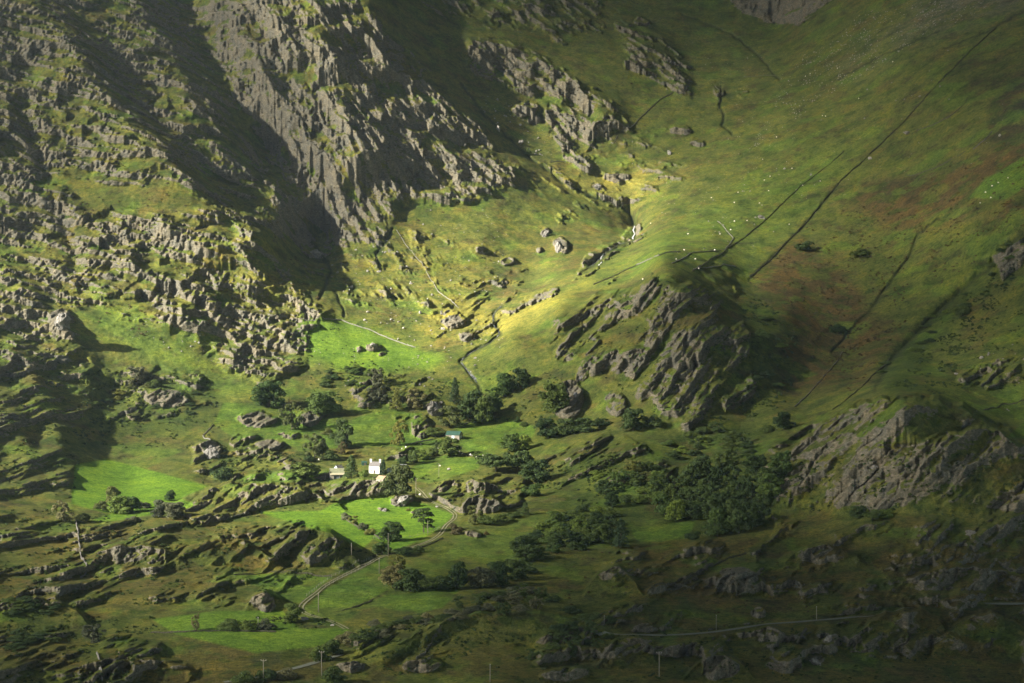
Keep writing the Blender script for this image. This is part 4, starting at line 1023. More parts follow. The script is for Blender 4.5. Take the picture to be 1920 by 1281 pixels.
def boulder(px, py, wpx, hpx, tone, label, group=None, name='boulder'):
    p = at(px, py); m = p.y/FPX
    o = bpy.data.objects.new(name, random.choice(CRAG[tone] if wpx > 12 else RM[tone])); COL.objects.link(o)
    w_ = wpx*m; h_ = hpx*m*1.15
    o.location = (p.x, p.y, gz(p.x, p.y)+h_*.22); o.rotation_euler = (random.uniform(-.2,.2), random.uniform(-.25,.25), random.random()*6.28); o.scale = (w_*1.25, w_*1.05, h_*1.35)
    return tag(o, label, name.replace('_', ' '), group)
for a in [
(757,946,34,20,'grey','craggy grey rock knob standing in the bright pasture'),(722,958,16,6,'grey','low flat rock in the bright pasture left of the craggy knob'),(778,963,12,6,'grey','small rock beside the lone pine'),
(815,776,36,34,'grey','big bare boulder at the left of the central grove'),(397,852,34,26,'grey','twin grey boulder on the slope above the barn cliff'),(842,881,11,5,'pale','flat pale stone lying in the sheep field'),
(118,612,40,34,'grey','large grey boulder on the shaded shoulder of the left crag'),(1048,468,20,26,'grey','leaning grey boulder above the stream slope'),(1024,444,14,18,'grey','upright grey boulder left of the leaning one on the stream slope'),
(903,471,14,8,'grey','grey boulder on the bright upper slope'),(1255,288,14,7,'pale','pale boulder below the upper crag right of the gully'),(1428,410,14,9,'pale','pale boulder beside the wall on the right slope'),
(1702,250,16,6,'pale','long pale boulder at the end of the curved wall'),(1632,298,8,6,'pale','square pale boulder just below the long dark wall'),(1120,351,16,8,'pale','pale boulder on the yellow grass under the crag'),(935,246,10,14,'pale','pale slab beside the top of the long gully'),
(975,270,14,10,'grey','grey boulder left of the long gully'),(1088,705,14,9,'grey','grey boulder on the grass below the small domes'),(820,951,8,4,'pale','white stone block standing in for spring water at the bend of the track'),  # block at the track bend stands in for white spring water
(672,655,10,7,'pale','left pale boulder in the bright green slope'),(700,650,18,9,'pale','cluster of pale rock in the middle of the bright green slope'),(746,637,6,5,'pale','small white boulder at the wall above the bright green slope'),
(1555,1200,22,12,'grey','rounded grey boulder below the right hand road'),(1530,1246,24,14,'grey','grey boulder alone on the dark moor'),(570,1161,24,6,'pale','spread of pale rubble by the track junction'),
(623,1173,12,4,'pale','pale rubble patch beside the lower track'),(1078,744,12,12,'dark','dark boulder at the foot of the tall slab'),(1640,860,18,8,'grey','grey boulder on the face of the right knoll'),(1820,1000,20,9,'grey','grey boulder among the right foreground outcrops'),
(590,479,30,16,'grey','rust topped rock at the mouth of the dark gully'),(1840,672,12,7,'pale','pale stone on the green right slope'),(1875,255,6,6,'pale','white stone by the heather edge'),
]: boulder(*a)
def scatter(poly, n, wr, tone, label, group):
    x0, x1 = min(p[0] for p in poly), max(p[0] for p in poly); y0, y1 = min(p[1] for p in poly), max(p[1] for p in poly); c = 0; t = 0
    while c < n and t < 4000:
        t += 1; x = random.uniform(x0, x1); y = random.uniform(y0, y1)
        if inside(x, y, poly):
            w_ = wr[0]+(wr[1]-wr[0])*random.random()**2.2; boulder(x, y, w_, w_*random.uniform(.5, .8), tone, label, group); c += 1
SC = [([(620,480),(730,440),(830,560),(860,640),(760,640),(640,590)], 62, (3,9), 'pale','pale boulder strewn on the bright slope between the crag foot and the old wall line','pale boulders strewn below the crag'),
([(740,400),(900,380),(960,480),(900,580),(830,540),(760,460)], 42, (2.5,6), 'pale','small pale stone on the sunny slope above the stream fork','small pale stones above the stream fork'),
([(860,170),(960,190),(1010,260),(1040,320),(960,260)], 26, (3,8), 'pale','pale boulder beside the long gully under the upper crag','pale boulders beside the long gully'),
([(860,600),(935,590),(950,640),(900,690),(780,690),(780,660)], 26, (3,8), 'pale','boulder along the rocky stream bed','boulders along the stream bed'),
([(1250,460),(1340,370),(1500,300),(1560,330),(1420,470),(1300,505)], 46, (2,6), 'pale','pale stone dotted over the green right slope inside the walls','pale stones inside the slope walls'),
([(1480,230),(1680,130),(1860,60),(1760,220),(1560,340)], 34, (2,6), 'grey','grey stone on the slope just above the long dark wall','grey stones above the long dark wall'),
([(160,480),(330,560),(420,680),(240,640)], 18, (2.5,7), 'pale','pale stone on the grassy ramp between the left crags','pale stones on the left ramp'),
([(1780,680),(1920,640),(1920,780),(1840,790)], 16, (3,8), 'grey','grey stone on the small fields at the right edge','grey stones at the right edge'),
([(640,700),(840,700),(830,760),(660,760)], 18, (4,9), 'grey','boulder half hidden in scrub above the pasture','boulders in the scrub above the pasture')]
for a in SC: scatter(*a)
def stones_stuff(name, polys, m):
    base = [rock_mesh(50+s, m, 1) for s in range(4)]; arr = []
    for b in base:
        v = np.empty(len(b.vertices)*3); b.vertices.foreach_get('co', v); f = np.empty(len(b.polygons)*3, int); b.polygons.foreach_get('vertices', f); arr.append((v.reshape(-1, 3), f.reshape(-1, 3)))
    V_ = []; F_ = []; o_ = 0
    for poly, n, s0, s1 in polys:
        x0, x1 = min(p[0] for p in poly), max(p[0] for p in poly); y0, y1 = min(p[1] for p in poly), max(p[1] for p in poly); c = 0
        while c < n:
            x = random.uniform(x0, x1); y = random.uniform(y0, y1); c += .2
            if not inside(x, y, poly) or mnoise.noise(Vector((x/40., y/20., 3))) < -.1+random.uniform(-.2, .2): continue
            c += .8; p = at(x, y); s = (s0+(s1-s0)*random.random()**2.5)*p.y/FPX; v, f = random.choice(arr); a = random.random()*6.28; ca, sa = math.cos(a)*s, math.sin(a)*s
            V_.append(np.stack([v[:, 0]*ca-v[:, 1]*sa, v[:, 0]*sa+v[:, 1]*ca, v[:, 2]*s], -1)+np.array(tuple(p))+np.array([0, 0, s*.1])); F_.append(f+o_); o_ += len(v)
    V_ = np.concatenate(V_); F_ = np.concatenate(F_)
    me = bpy.data.meshes.new(name); me.from_pydata(V_.tolist(), [], F_.tolist()); return tag(link(name, me, m), kind='stuff')
stones_stuff('scree', [([(1500,110),(1620,20),(1800,-10),(1900,-10),(1700,90),(1540,190),(1400,290)], 2600, 1.6, 5), ([(1280,60),(1460,110),(1500,180),(1400,240),(1300,150)], 160, 1.5, 3.5),
 ([(1240,300),(1500,200),(1500,300),(1240,440)], 200, 1.5, 4), ([(620,480),(730,430),(950,380),(950,560),(860,660),(640,590)], 420, 1.3, 3.2), ([(860,170),(1000,190),(1230,300),(1160,380),(1000,300)], 220, 1.4, 3.5),
 ([(140,480),(330,560),(440,700),(240,640)], 120, 1.4, 3.5), ([(1560,340),(1700,250),(1900,180),(1880,300),(1500,420)], 130, 1.4, 3.5), ([(560,590),(860,660),(840,700),(600,690)], 90, 1.4, 4)], ROCKS['pale'])

# ------------------------------------------------------------------ ribbons on the ground: tracks, road, water
def resample(pts, step=4.0):
    P = [at(*p) for p in pts]; out = []
    for a, b in zip(P[:-1], P[1:]):
        n = max(1, int((b-a).length/step))
        for k in range(n): out.append(a.lerp(b, k/n))
    out.append(P[-1]); X_ = np.array([tuple(p) for p in out])
    for _ in range(3): X_[1:-1] = (X_[:-2]+X_[1:-1]*2+X_[2:])/4
    return X_
def ribbon(name, pts, widths, m, lift=.12, wob=0.0, smoothz=3):
    Q = resample(pts) if not isinstance(pts, np.ndarray) else pts
    n = len(Q); V_ = []; k = len(widths)
    T_ = np.gradient(Q[:, :2], axis=0); T_ /= np.linalg.norm(T_, axis=1, keepdims=True)+1e-9
    zs = []
    for i in range(n):
        nx, ny = -T_[i, 1], T_[i, 0]; row = []
        for o_ in widths:
            j = o_*(1+wob*mnoise.noise(Vector((Q[i, 0]*.15, Q[i, 1]*.15, o_))))
            x, y = Q[i, 0]+nx*j, Q[i, 1]+ny*j; row.append((x, y, gz(x, y)))
        zs.append(row)
    A = np.array(zs)
    for _ in range(smoothz): A[1:-1, :, 2] = np.maximum(A[1:-1, :, 2], (A[:-2, :, 2]+A[1:-1, :, 2]*2+A[2:, :, 2])/4)
    A[:, :, 2] += lift
    F_ = [(i*k+j, (i+1)*k+j, (i+1)*k+j+1, i*k+j+1) for i in range(n-1) for j in range(k-1)]
    V_ = A.reshape(-1, 3).tolist()
    me = bpy.data.meshes.new(name); me.from_pydata(V_, [], F_); o = link(name, me, m)
    return tag(o, kind='structure'), A
GRAVEL = simple('track_gravel', (.215, .205, .125), .25, .8); ROADM = simple('road_surface', (.15, .16, .12), .15, .5); VERGE = simple('verge_grass', (.10, .14, .035), .3, 1.2)
track_pts = [(781,915),(789,922),(797,932),(808,941),(822,947),(836,952),(848,960),(855,966),(850,976),(839,982),(833,990),(828,999),(822,1005),(809,1014),(787,1022),(765,1030),(745,1036),(722,1042),(709,1046),(690,1058),(666,1069),(639,1082),(615,1095),(604,1102),(596,1111),(581,1121),(565,1134),(562,1142),(568,1150),(580,1156),(594,1159),(615,1162),(632,1170),(650,1180)]
Qt = resample(track_pts)
for s in (-1, 1):
    ribbon('track', Qt, [s*.9-.34, s*.9, s*.9+.34], GRAVEL, .16, .25)
ribbon('road', [(1120,1191),(1200,1192),(1280,1191),(1347,1185),(1413,1175),(1440,1170),(1513,1165),(1563,1162),(1613,1155),(1663,1147),(1712,1140)], [-1.3,0,1.3], ROADM, .2, .1)
ribbon('road', [(1846,1132),(1880,1132),(1925,1132)], [-1.3,0,1.3], ROADM, .2, .1)
ribbon('road', [(420,1280),(440,1277),(487,1271),(511,1264),(545,1256),(572,1249),(600,1240),(640,1228)], [-1.4,0,1.4], ROADM, .2, .1)
wm, nt = mat('stream_water'); b_ = N(nt, 'ShaderNodeBsdfPrincipled'); b_.inputs['Roughness'].default_value = .25
gq = N(nt, 'ShaderNodeNewGeometry').outputs['Position']; L(nt, ramp(nt, noise(nt, gq, .35, 4, .7), [(.45, (.03,.035,.035)), (.64, (.16,.165,.165)), (.76, (.7,.72,.72))]).outputs[0], b_.inputs['Base Color']); finish(nt, b_)
wf, nt = mat('waterfall_foam'); b_ = N(nt, 'ShaderNodeBsdfPrincipled'); b_.inputs['Roughness'].default_value = .5; b_.inputs['Base Color'].default_value = (.5,.52,.54,1); finish(nt, b_)
ribbon('stream', [(895,718),(885,706),(875,695),(863,678),(888,658),(915,645),(930,636),(938,622),(924,604),(925,590),(940,574)], [-.6,0,.6], wm, .15, .9)
ribbon('stream', [(1105,500),(1126,485),(1137,472),(1163,457),(1186,452)], [-.6,0,.6], wm, .15, .9)
def fall(pts, wd):
    P_ = [at(*p) for p in pts]; b = MB(); k = len(P_)
    off = Vector((0, -.9, .15)); V_ = []
    for i, p in enumerate(P_):
        w_ = wd*(.8+.5*(i % 2)); V_ += [p+off+Vector((-w_, 0, 0)), p+off+Vector((0, -.5, 0)), p+off+Vector((w_, 0, 0))]
    b.add(V_, [(i*3+j, i*3+j+1, i*3+j+4, i*3+j+3) for i in range(k-1) for j in range(2)]); o = b.build('waterfall', wf, None, True); tag(o, kind='structure')
fall([(1190,424),(1187,432),(1190,439),(1186,446),(1188,453)], .55); fall([(1131,476),(1127,484),(1128,492),(1122,498)], .5)

# ------------------------------------------------------------------ dry stone walls, built stone by stone as one wall each
WALLM = {'pale': rockmat('wall_stone', (1,.95,.86), .8), 'dark': simple('mossy_wall_stone', (.075,.072,.050), .5, 1.5), 'grey': ROCKS['grey']}
def wall(pts, h, tone, label, gaps=.04, width=.8, name='stone_dyke', cat='wall', group=None):
    Q = resample(pts, .9); m = WALLM[tone]; V_ = []; F_ = []
    acc = 0
    base = [(np.array([tuple(v.co) for v in me.vertices]), np.array([tuple(p.vertices) for p in me.polygons])) for me in WB]
    o_ = 0
    for i in range(0, len(Q)-1):
        if mnoise.noise(Vector((Q[i, 0]*.06, Q[i, 1]*.06, h))) < -.42+gaps*3: low = .45
        else: low = 1.0
        t = Q[min(i+1, len(Q)-1)]-Q[i]; a = math.atan2(t[1], t[0]); z = gz(Q[i, 0], Q[i, 1]); hh = h*low*(.75+.4*random.random())
        for lv in range(2):
            v, f = random.choice(base); s = np.array([2.1, width*(1.1-lv*.25), hh*.62])*random.uniform(.85, 1.2)
            w_ = v*s; ca, sa = math.cos(a), math.sin(a)
            w_ = np.stack([w_[:, 0]*ca-w_[:, 1]*sa+Q[i, 0]+random.uniform(-.1, .1), w_[:, 0]*sa+w_[:, 1]*ca+Q[i, 1], w_[:, 2]+z+hh*(.22+.36*lv)], -1)
            V_.append(w_); F_.append(f+o_); o_ += len(v)
    if not V_: return
    me = bpy.data.meshes.new(name); me.from_pydata(np.concatenate(V_).tolist(), [], np.concatenate(F_).tolist())
    return tag(link(name, me, m), label, cat, group)
WB = [rock_mesh(90+s, ROCKS['grey'], 1, 'stone') for s in range(4)]
for me in WB: me.materials.clear()
for pts, h, tone, lab in [
([(142,973),(145,993),(150,1027),(154,1050),(163,1060),(162,1073),(150,1085)], 1.7,'pale','pale stone wall running straight down the left moor from the grey tree'),
([(181,1225),(186,1250),(192,1281)], 1.6,'grey','dim stone wall in the bottom left corner below the grey tree'),
([(1867,54),(1830,87),(1783,134),(1763,154),(1726,195),(1676,248),(1636,285),(1572,346),(1540,383),(1500,430),(1460,472),(1405,520)], 2.2,'dark','long dark wall dividing the green slope from the brown bracken'),
([(1817,181),(1803,201),(1780,220),(1750,235),(1718,246)], 1.7,'dark','short curved wall above the long pale boulder'),
([(1860,248),(1845,265),(1824,282)], 1.6,'pale','short pale wall beside the dark heather'),
([(1810,285),(1756,315),(1700,330)], 1.4,'dark','faint dark wall dipping into the shaded bracken'),
([(1582,285),(1560,305),(1542,319),(1501,349),(1460,388),(1424,423),(1411,433),(1370,462),(1330,488),(1297,509)], 1.5,'dark','inner wall crossing the green slope parallel to the long dark wall'),
([(1260,494),(1300,474),(1360,468),(1375,448),(1345,415)], 1.2,'grey','broken wall zigzagging over the sheep slope above the knoll'),
([(1264,168),(1237,188),(1204,218),(1177,243)], 1.8,'grey','straight stone wall climbing beside the upper crag'),
([(1158,255),(1150,270),(1145,268)], 1.3,'grey','stub of wall below the straight wall of the upper crag'),
([(1062,295),(1045,303),(1030,305)], 1.3,'grey','low ruined wall leading to the grey boulders under the crag'),
([(1278,472),(1235,480),(1194,497),(1163,512),(1130,527),(1112,535)], 1.4,'pale','tumbled pale wall along the sunny right bank of the stream'),
([(744,433),(774,474),(798,504),(821,547),(861,578)], 1.1,'grey','old collapsed wall line descending the boulder slope'),
([(1300,505),(1345,500),(1380,500)], 1.1,'grey','low wall at the back of the central knoll'),
([(760,836),(780,831),(800,827),(820,822)], 1.3,'pale','low pale wall leading to the green roofed shed'),
([(640,970),(660,983),(680,993),(700,1003),(712,1012)], 1.2,'dark','rough stone wall between the two bright pastures'),
([(1280,1096),(1305,1078),(1330,1062),(1365,1048),(1400,1037)], 1.5,'dark','dark wall curving up the brown moor'),
([(1215,1115),(1250,1108),(1280,1096)], 1.3,'dark','lower end of the moor wall among the outcrops'),
([(780,1242),(792,1230),(800,1220),(810,1203),(819,1187)], 1.5,'dark','dark wall climbing the grassy mound'),
([(640,1145),(670,1138),(692,1130),(700,1122)], 1.0,'dark','dark bank dividing the two lower green fields'),
([(440,1079),(500,1074),(560,1076),(622,1081)], 1.0,'dark','bank along the top of the small field left of the track'),
([(285,1187),(350,1186),(410,1184),(520,1186)], 1.0,'dark','bank under the dark hedge between the lower fields'),
([(400,797),(380,818),(395,830)], 1.2,'grey','crumbling wall on the slope above the twin boulder'),
([(862,800),(880,792),(900,785),(918,778)], 1.4,'grey','overgrown wall along the top of the upper meadow'),
([(895,858),(870,852),(857,846)], 1.2,'pale','stony boundary between the upper meadow and the sheep field'),
([(560,598),(600,592),(640,600),(700,622),(780,652)], 1.2,'grey','wall along the upper edge of the bright green slope'),
([(1845,770),(1880,758),(1925,748)], 1.3,'dark','dark wall of the small fields at the right edge'),
([(1669,670),(1600,740),(1560,770)], 1.2,'dark','old wall crossing the shaded slope behind the right knoll'),
([(1490,763),(1520,735),(1560,690),(1580,660)], 1.2,'grey','old grey wall descending the shaded brown slope'),
([(700,898),(735,905),(775,905)], 1.2,'pale','garden wall below the white farmhouse'),
([(1340,160),(1350,175),(1348,205)], 1.6,'dark','dark wall dropping into the upper stream gully'),
([(1395,145),(1430,142),(1455,140)], 1.2,'dark','level wall near the head of the upper stream'),
([(830,1010),(810,1020),(780,1030),(765,1037)], 1.2,'dark','dark bank below the track on the long green slope'),
]: wall(pts, h, tone, lab)

# ------------------------------------------------------------------ buildings (own axes: x right, y back, origin at the front centre)
WHITE = simple('whitewash', (.82,.82,.78), .06, 1.2, .8); SLATE = simple('slate', (.16,.15,.145), .25, 2.0, .6, .5); STONE = simple('rubble_stone', (.26,.235,.195), .45, 1.8, .95, .8)
TIN = simple('green_tin', (.035,.080,.060), .2, .8, .5, .2); GREENY = simple('mossy_sheet', (.19,.20,.125), .25, .7, .8, .2); GREYS = simple('grey_sheet', (.22,.24,.24), .15, .8, .6, .2)
PBLUE = simple('pale_blue_paint', (.52,.60,.64), .1, 1.0, .6); GLASS = simple('dark_window', (.03,.035,.04), .2, 2, .15); DOORM = simple('dark_door', (.10,.07,.05), .2, 3, .6); WOOD = simple('pole_timber', (.22,.20,.155), .25, 2.0, .9); RUST = simple('rusty_sheet', (.28,.20,.13), .3, 1.0, .8, .2); INS = simple('insulator', (.6,.62,.6), .1, 3, .3)
def gable_walls(b, w_, d, h, rise, t=.35):
    # front, back, two gables, butted
    b.box(-w_/2, w_/2, 0, t, -2.5, h); b.box(-w_/2, w_/2, d-t, d, -2.5, h)
    for s in (-1, 1):
        x0, x1 = (-w_/2, -w_/2+t) if s < 0 else (w_/2-t, w_/2)
        prof = [(t, -2.5), (d-t, -2.5), (d-t, h), (d/2, h+rise-.06), (t, h)]
        b.add([(x0, y, z) for y, z in prof]+[(x1, y, z) for y, z in prof], [(0,1,2,3,4)[::-1], (5,6,7,8,9)]+[(i, (i+1) % 5, 5+(i+1) % 5, 5+i) for i in range(5)])
def roof_mb(w_, d, h, rise, ov=.25, t=.16, drop=.0):
    b = MB(); e = ov*rise/(d/2)
    prof = [(-ov, h-e), (d/2, h+rise), (d+ov, h-e), (d+ov, h-e+t), (d/2, h+rise+t), (-ov, h-e+t)]
    x0, x1 = -w_/2-ov*.6, w_/2+ov*.6
    b.add([(x0, y, z) for y, z in prof]+[(x1, y, z) for y, z in prof], [(0,1,4,5), (1,2,3,4), (6,11,10,7), (7,10,9,8)]+[(i, 6+i, 6+(i+1) % 6, (i+1) % 6) for i in range(6)])
    return b
def place(name, px, py, rz, label, cat, s=1.0, dz=0):
    p = at(px, py); return tag(empty(name, (p.x, p.y, gz(p.x, p.y)+.1+dz), rz, (s, s, s)), label, cat)
def opening(parent, kind, x, z, w_, h, m, y=0):
    b = MB(); b.box(x-w_/2, x+w_/2, y-.05, y+.06, z, z+h); o = b.build(kind, m, parent)
    f = MB(); t = .09
    f.box(x-w_/2-t, x-w_/2, y-.09, y-.003, z-t, z+h+t); f.box(x+w_/2, x+w_/2+t, y-.09, y-.003, z-t, z+h+t); f.box(x-w_/2, x+w_/2, y-.09, y-.003, z+h, z+h+t)
    if kind == 'window':
        f.box(x-w_/2-.12, x+w_/2+.12, y-.16, y-.003, z-t-.1, z-t); f.box(x-.03, x+.03, y-.08, y-.055, z, z+h)
    f.build('frame', WHITE if kind == 'window' else STONE, o); return o
# white farmhouse
hs = place('farmhouse', 701.5, 888, -.30, 'white two storey farmhouse with grey slate roof and a chimney on each gable', 'house')
b = MB(); gable_walls(b, 7.4, 5.6, 4.9, 2.5); b.build('walls', WHITE, hs)
rf = roof_mb(7.4, 5.6, 4.9, 2.5).build('roof', SLATE, hs)
for s in (-1, 1):
    c = MB(); x = s*3.25; c.box(x-.62, x+.62, 2.35, 3.25, 6.2, 9.0); c.box(x-.72, x+.72, 2.25, 3.35, 9.0, 9.2); ch = c.build('chimney', WHITE, rf)
    q = MB(); q.tube([(x-.2, 2.8, 9.2), (x-.2, 2.8, 9.7)], .13, 8); q.tube([(x+.25, 2.8, 9.2), (x+.25, 2.8, 9.6)], .13, 8); q.build('chimney_pot', RUST, rf)
for x in (-1.9, 2.0): opening(hs, 'window', x, 1.1, .75, 1.1, GLASS)
opening(hs, 'window', -2.6, 3.6, .6, .7, GLASS)
opening(hs, 'door', .3, .0, 1.0, 2.1, DOORM)
# stone barn with lean-to
bn = place('stone_barn', 632, 896.5, .12, 'long stone barn with mossy sheet roof, open front and whitewashed left gable', 'barn')
b = MB(); gable_walls(b, 9.5, 6.5, 3.4, 2.6); b.build('walls', STONE, bn)
roof_mb(9.5, 6.5, 3.4, 2.6).build('roof', GREENY, bn)
g_ = MB(); g_.add([(-4.8, .2, -.5), (-4.8, 6.3, -.5), (-4.8, 6.3, 3.3), (-4.8, 3.25, 5.8), (-4.8, .2, 3.3), (-4.76, .2, -.5), (-4.76, 6.3, -.5), (-4.76, 6.3, 3.3), (-4.76, 3.25, 5.8), (-4.76, .2, 3.3)], [(4,3,2,1,0), (5,6,7,8,9)]+[(i, (i+1) % 5, 5+(i+1) % 5, 5+i) for i in range(5)]); g_.build('gable_render', WHITE, bn)
b = MB(); b.box(-4.6, -2.2, -3.4, -3.1, -2.5, 2.3); b.box(4.3, 4.6, -3.4, -.05, -2.5, 2.3); b.box(-4.6, -4.3, -3.09, -.05, -2.5, 2.3); b.box(1.4, 1.7, -3.4, -3.1, -2.5, 2.3); b.build('lean_to_wall', STONE, bn)
b = MB(); b.box(-2.15, 4.25, -3.0, -2.95, -.8, 2.2); b.build('bay_shade_panel', simple('bay_shade', (.10,.12,.13), .2, 1), bn)  # dark sheet painted as the shade inside the open front
b = MB(); b.add([(-4.8,-3.7,2.32),(4.8,-3.7,2.32),(4.8,-.05,3.2),(-4.8,-.05,3.2),(-4.8,-3.7,2.46),(4.8,-3.7,2.46),(4.8,-.05,3.34),(-4.8,-.05,3.34)], [(3,2,1,0),(4,5,6,7),(0,1,5,4),(1,2,6,5),(2,3,7,6),(3,0,4,7)]); b.build('lean_to_roof', simple('yellowed_sheet', (.36,.33,.22), .2, .8), bn)
# blue gabled shed joined behind right end
sd = place('gabled_outhouse', 639, 889, .75, 'small outhouse with a pale blue gable behind the right end of the barn', 'shed')
b = MB(); gable_walls(b, 5, 4.4, 3.6, 2.0, .25); b.build('walls', PBLUE, sd); roof_mb(5, 4.4, 3.6, 2.0, .15).build('roof', SLATE, sd); opening(sd, 'door', 0, -.3, 1.1, 2.1, DOORM)
sd = place('lean_to_shed', 606, 893.5, .12, 'low grey shed at the left end of the barn', 'shed')
b = MB(); b.box(-1.8, 1.8, 0, 2.6, -1.5, 1.9); b.build('walls', STONE, sd); b = MB(); b.add([(-2,-.3,1.95),(2,-.3,1.95),(2,2.9,2.7),(-2,2.9,2.7),(-2,-.3,2.1),(2,-.3,2.1),(2,2.9,2.85),(-2,2.9,2.85)], [(3,2,1,0),(4,5,6,7),(0,1,5,4),(1,2,6,5),(2,3,7,6),(3,0,4,7)]); b.build('roof', GREYS, sd); opening(sd, 'door', 0, -.2, 1.0, 1.8, DOORM)
# lower shed
sd = place('stone_shed', 712, 905, -.75, 'stone shed with rusty ridged roof below the farmhouse', 'shed')
b = MB(); gable_walls(b, 6.4, 4.6, 2.5, 1.7); b.build('walls', STONE, sd); roof_mb(6.4, 4.6, 2.5, 1.7).build('roof', RUST, sd); opening(sd, 'door', 1, -.3, 1.1, 2.0, DOORM)
sd = place('grey_hut', 756, 878.5, .05, 'small flat fronted grey hut at the field edge right of the farmhouse', 'hut')
b = MB(); b.box(-2.2, 2.2, 0, 2.6, -1.5, 2.3); b.build('walls', STONE, sd); b = MB(); b.box(-2.4, 2.4, -.2, 2.8, 2.32, 2.52); b.build('roof', GREYS, sd); opening(sd, 'door', .6, -.2, .9, 1.8, DOORM)
sd = place('white_outbuilding', 730, 888, -.2, 'pale blue white outbuilding half hidden by trees right of the farmhouse', 'shed')
b = MB(); gable_walls(b, 3.4, 3.2, 2.2, 1.2, .25); b.build('walls', PBLUE, sd); roof_mb(3.4, 3.2, 2.2, 1.2, .15).build('roof', GREYS, sd); opening(sd, 'door', 0, -.2, .9, 1.8, DOORM)
sd = place('green_garden_shed', 683, 873, .1, 'small green metal shed on the rocks left of the farmhouse', 'shed')
b = MB(); gable_walls(b, 3.6, 2.6, 1.8, .8, .15); b.build('walls', TIN, sd); roof_mb(3.6, 2.6, 1.8, .8, .12).build('roof', TIN, sd); opening(sd, 'door', .5, -.2, .8, 1.6, DOORM)
# green roofed field shed
sd = place('field_shed', 848.5, 823, -.38, 'stone field shed with bright green metal roof and pale door', 'shed')
b = MB(); gable_walls(b, 10.6, 6.0, 2.9, 2.3); b.build('walls', STONE, sd); roof_mb(10.6, 6.0, 2.9, 2.3, .4).build('roof', TIN, sd)
dr = opening(sd, 'door', .4, -.2, 2.2, 2.5, PBLUE); b = MB(); b.box(1.2, 1.3, -.12, -.06, 1.0, 1.2); b.build('handle', GLASS, dr)
b = MB(); b.box(5.31, 5.36, 1.8, 4.2, -.5, 2.1); b.build('end_door', PBLUE, sd)
# roofless ruin
ru = place('ruined_cottage', 531, 762, .05, 'roofless stone cottage ruin with one standing gable and empty window holes', 'ruin')
b = MB(); w_, d, h, t = 10.2, 5.0, 2.6, .6
for x0, x1, z0, z1 in [(-5.1,-3.6,-2,h),(-3.6,-2.8,-2,.9),(-3.6,-2.8,1.9,h),(-2.8,-.5,-2,h-.1),(-.5,.5,2.0,h-.2),(.5,2.3,-2,h-.2),(2.3,3.1,-2,.9),(2.3,3.1,1.9,h-.3),(3.1,5.1,-2,h-.2)]: b.box(x0, x1, 0, t, z0, z1)
b.box(-5.1, 5.1, d-t, d, -2, h-.5); b.build('side_walls', STONE, ru)
b = MB()
for x0, x1, pk in ((-5.12, -4.52, 3.4), (3.9, 4.5, 5.6)): b.add([(x, y, z) for x in (x0, x1) for y, z in [(t+.01,-2),(d-t-.01,-2),(d-t-.01,h-.3),(d/2+.5,pk),(d/2-.5,pk),(t+.01,h-.2)]], [(5,4,3,2,1,0),(6,7,8,9,10,11)]+[(i, (i+1) % 6, 6+(i+1) % 6, 6+i) for i in range(6)])
b.build('gable', STONE, ru)

# ------------------------------------------------------------------ electricity poles
def pole(px, py, hpx, arm, label):
    p = at(px, py); h = hpx*p.y/FPX; z = gz(p.x, p.y); rt = empty('utility_pole', (p.x, p.y, z), random.uniform(-.4, .4))
    b = MB(); b.tube([(0, 0, -.8), (0, 0, h*.5), (0, 0, h)], [.19, .16, .13], 10); b.build('post', WOOD, rt, True)
    if arm:
        b = MB(); b.box(-1.1, 1.1, -.07, .07, h-.45, h-.27); b.tube([(-.7, 0, h-.42), (0, .02, h-1.1)], .03, 5); b.tube([(.7, 0, h-.42), (0, .02, h-1.1)], .03, 5); cr = b.build('crossarm', WOOD, rt)
        for x in (-.95, 0, .95):
            q = MB(); q.tube([(x, 0, h-.27), (x, 0, h-.15), (x, 0, h-.08), (x, 0, h+.04)], [.05, .11, .07, .10], 8); q.build('insulator', INS, cr)
    else:
        q = MB(); q.tube([(0, -.16, h-.3), (0, -.16, h-.1)], [.07, .09], 8); q.build('insulator', INS, rt)
    tag(rt, label, 'pole', 'utility poles across the valley')
for a in [(780,930,33,1,'pole with a crossarm at the top end of the track below the farm'),(747,1013,30,0,'pale pole beside the dark tree at the fence corner'),(728,1044,44,0,'tall pole rising beside the small green tree at the bend'),
(597,1148,37,0,'pole on the strip of rough ground below the winding track'),(484,1182,25,0,'pole standing in the dark hedge of the lower field'),(494,1279,42,1,'left of the two near poles with crossarms at the bottom edge'),
(603,1271,50,1,'tallest near pole with a crossarm by the dark hedge'),(711,1076,30,0,'thin pole in the green field below the bend of the track'),(802,1003,26,0,'slim pole just right of the lone pine'),(659,1041,23,0,'pole between the bright pasture and the rocky hummock'),
(1236,1271,48,1,'pole with a crossarm on the dim moor at the bottom'),(1343,1181,28,0,'faint pole on the brown moor above the road'),(1531,1163,26,0,'pole beside the curve of the right hand road'),(1757,1126,20,0,'pole among the outcrops above the right hand road'),
(919,1279,34,0,'dim pole at the bottom edge below the grassy mound'),(1133,1167,13,0,'small distant pole at the end of the shaded thicket'),(823,895,26,0,'thin pole standing in the sheep field')]: pole(*a)

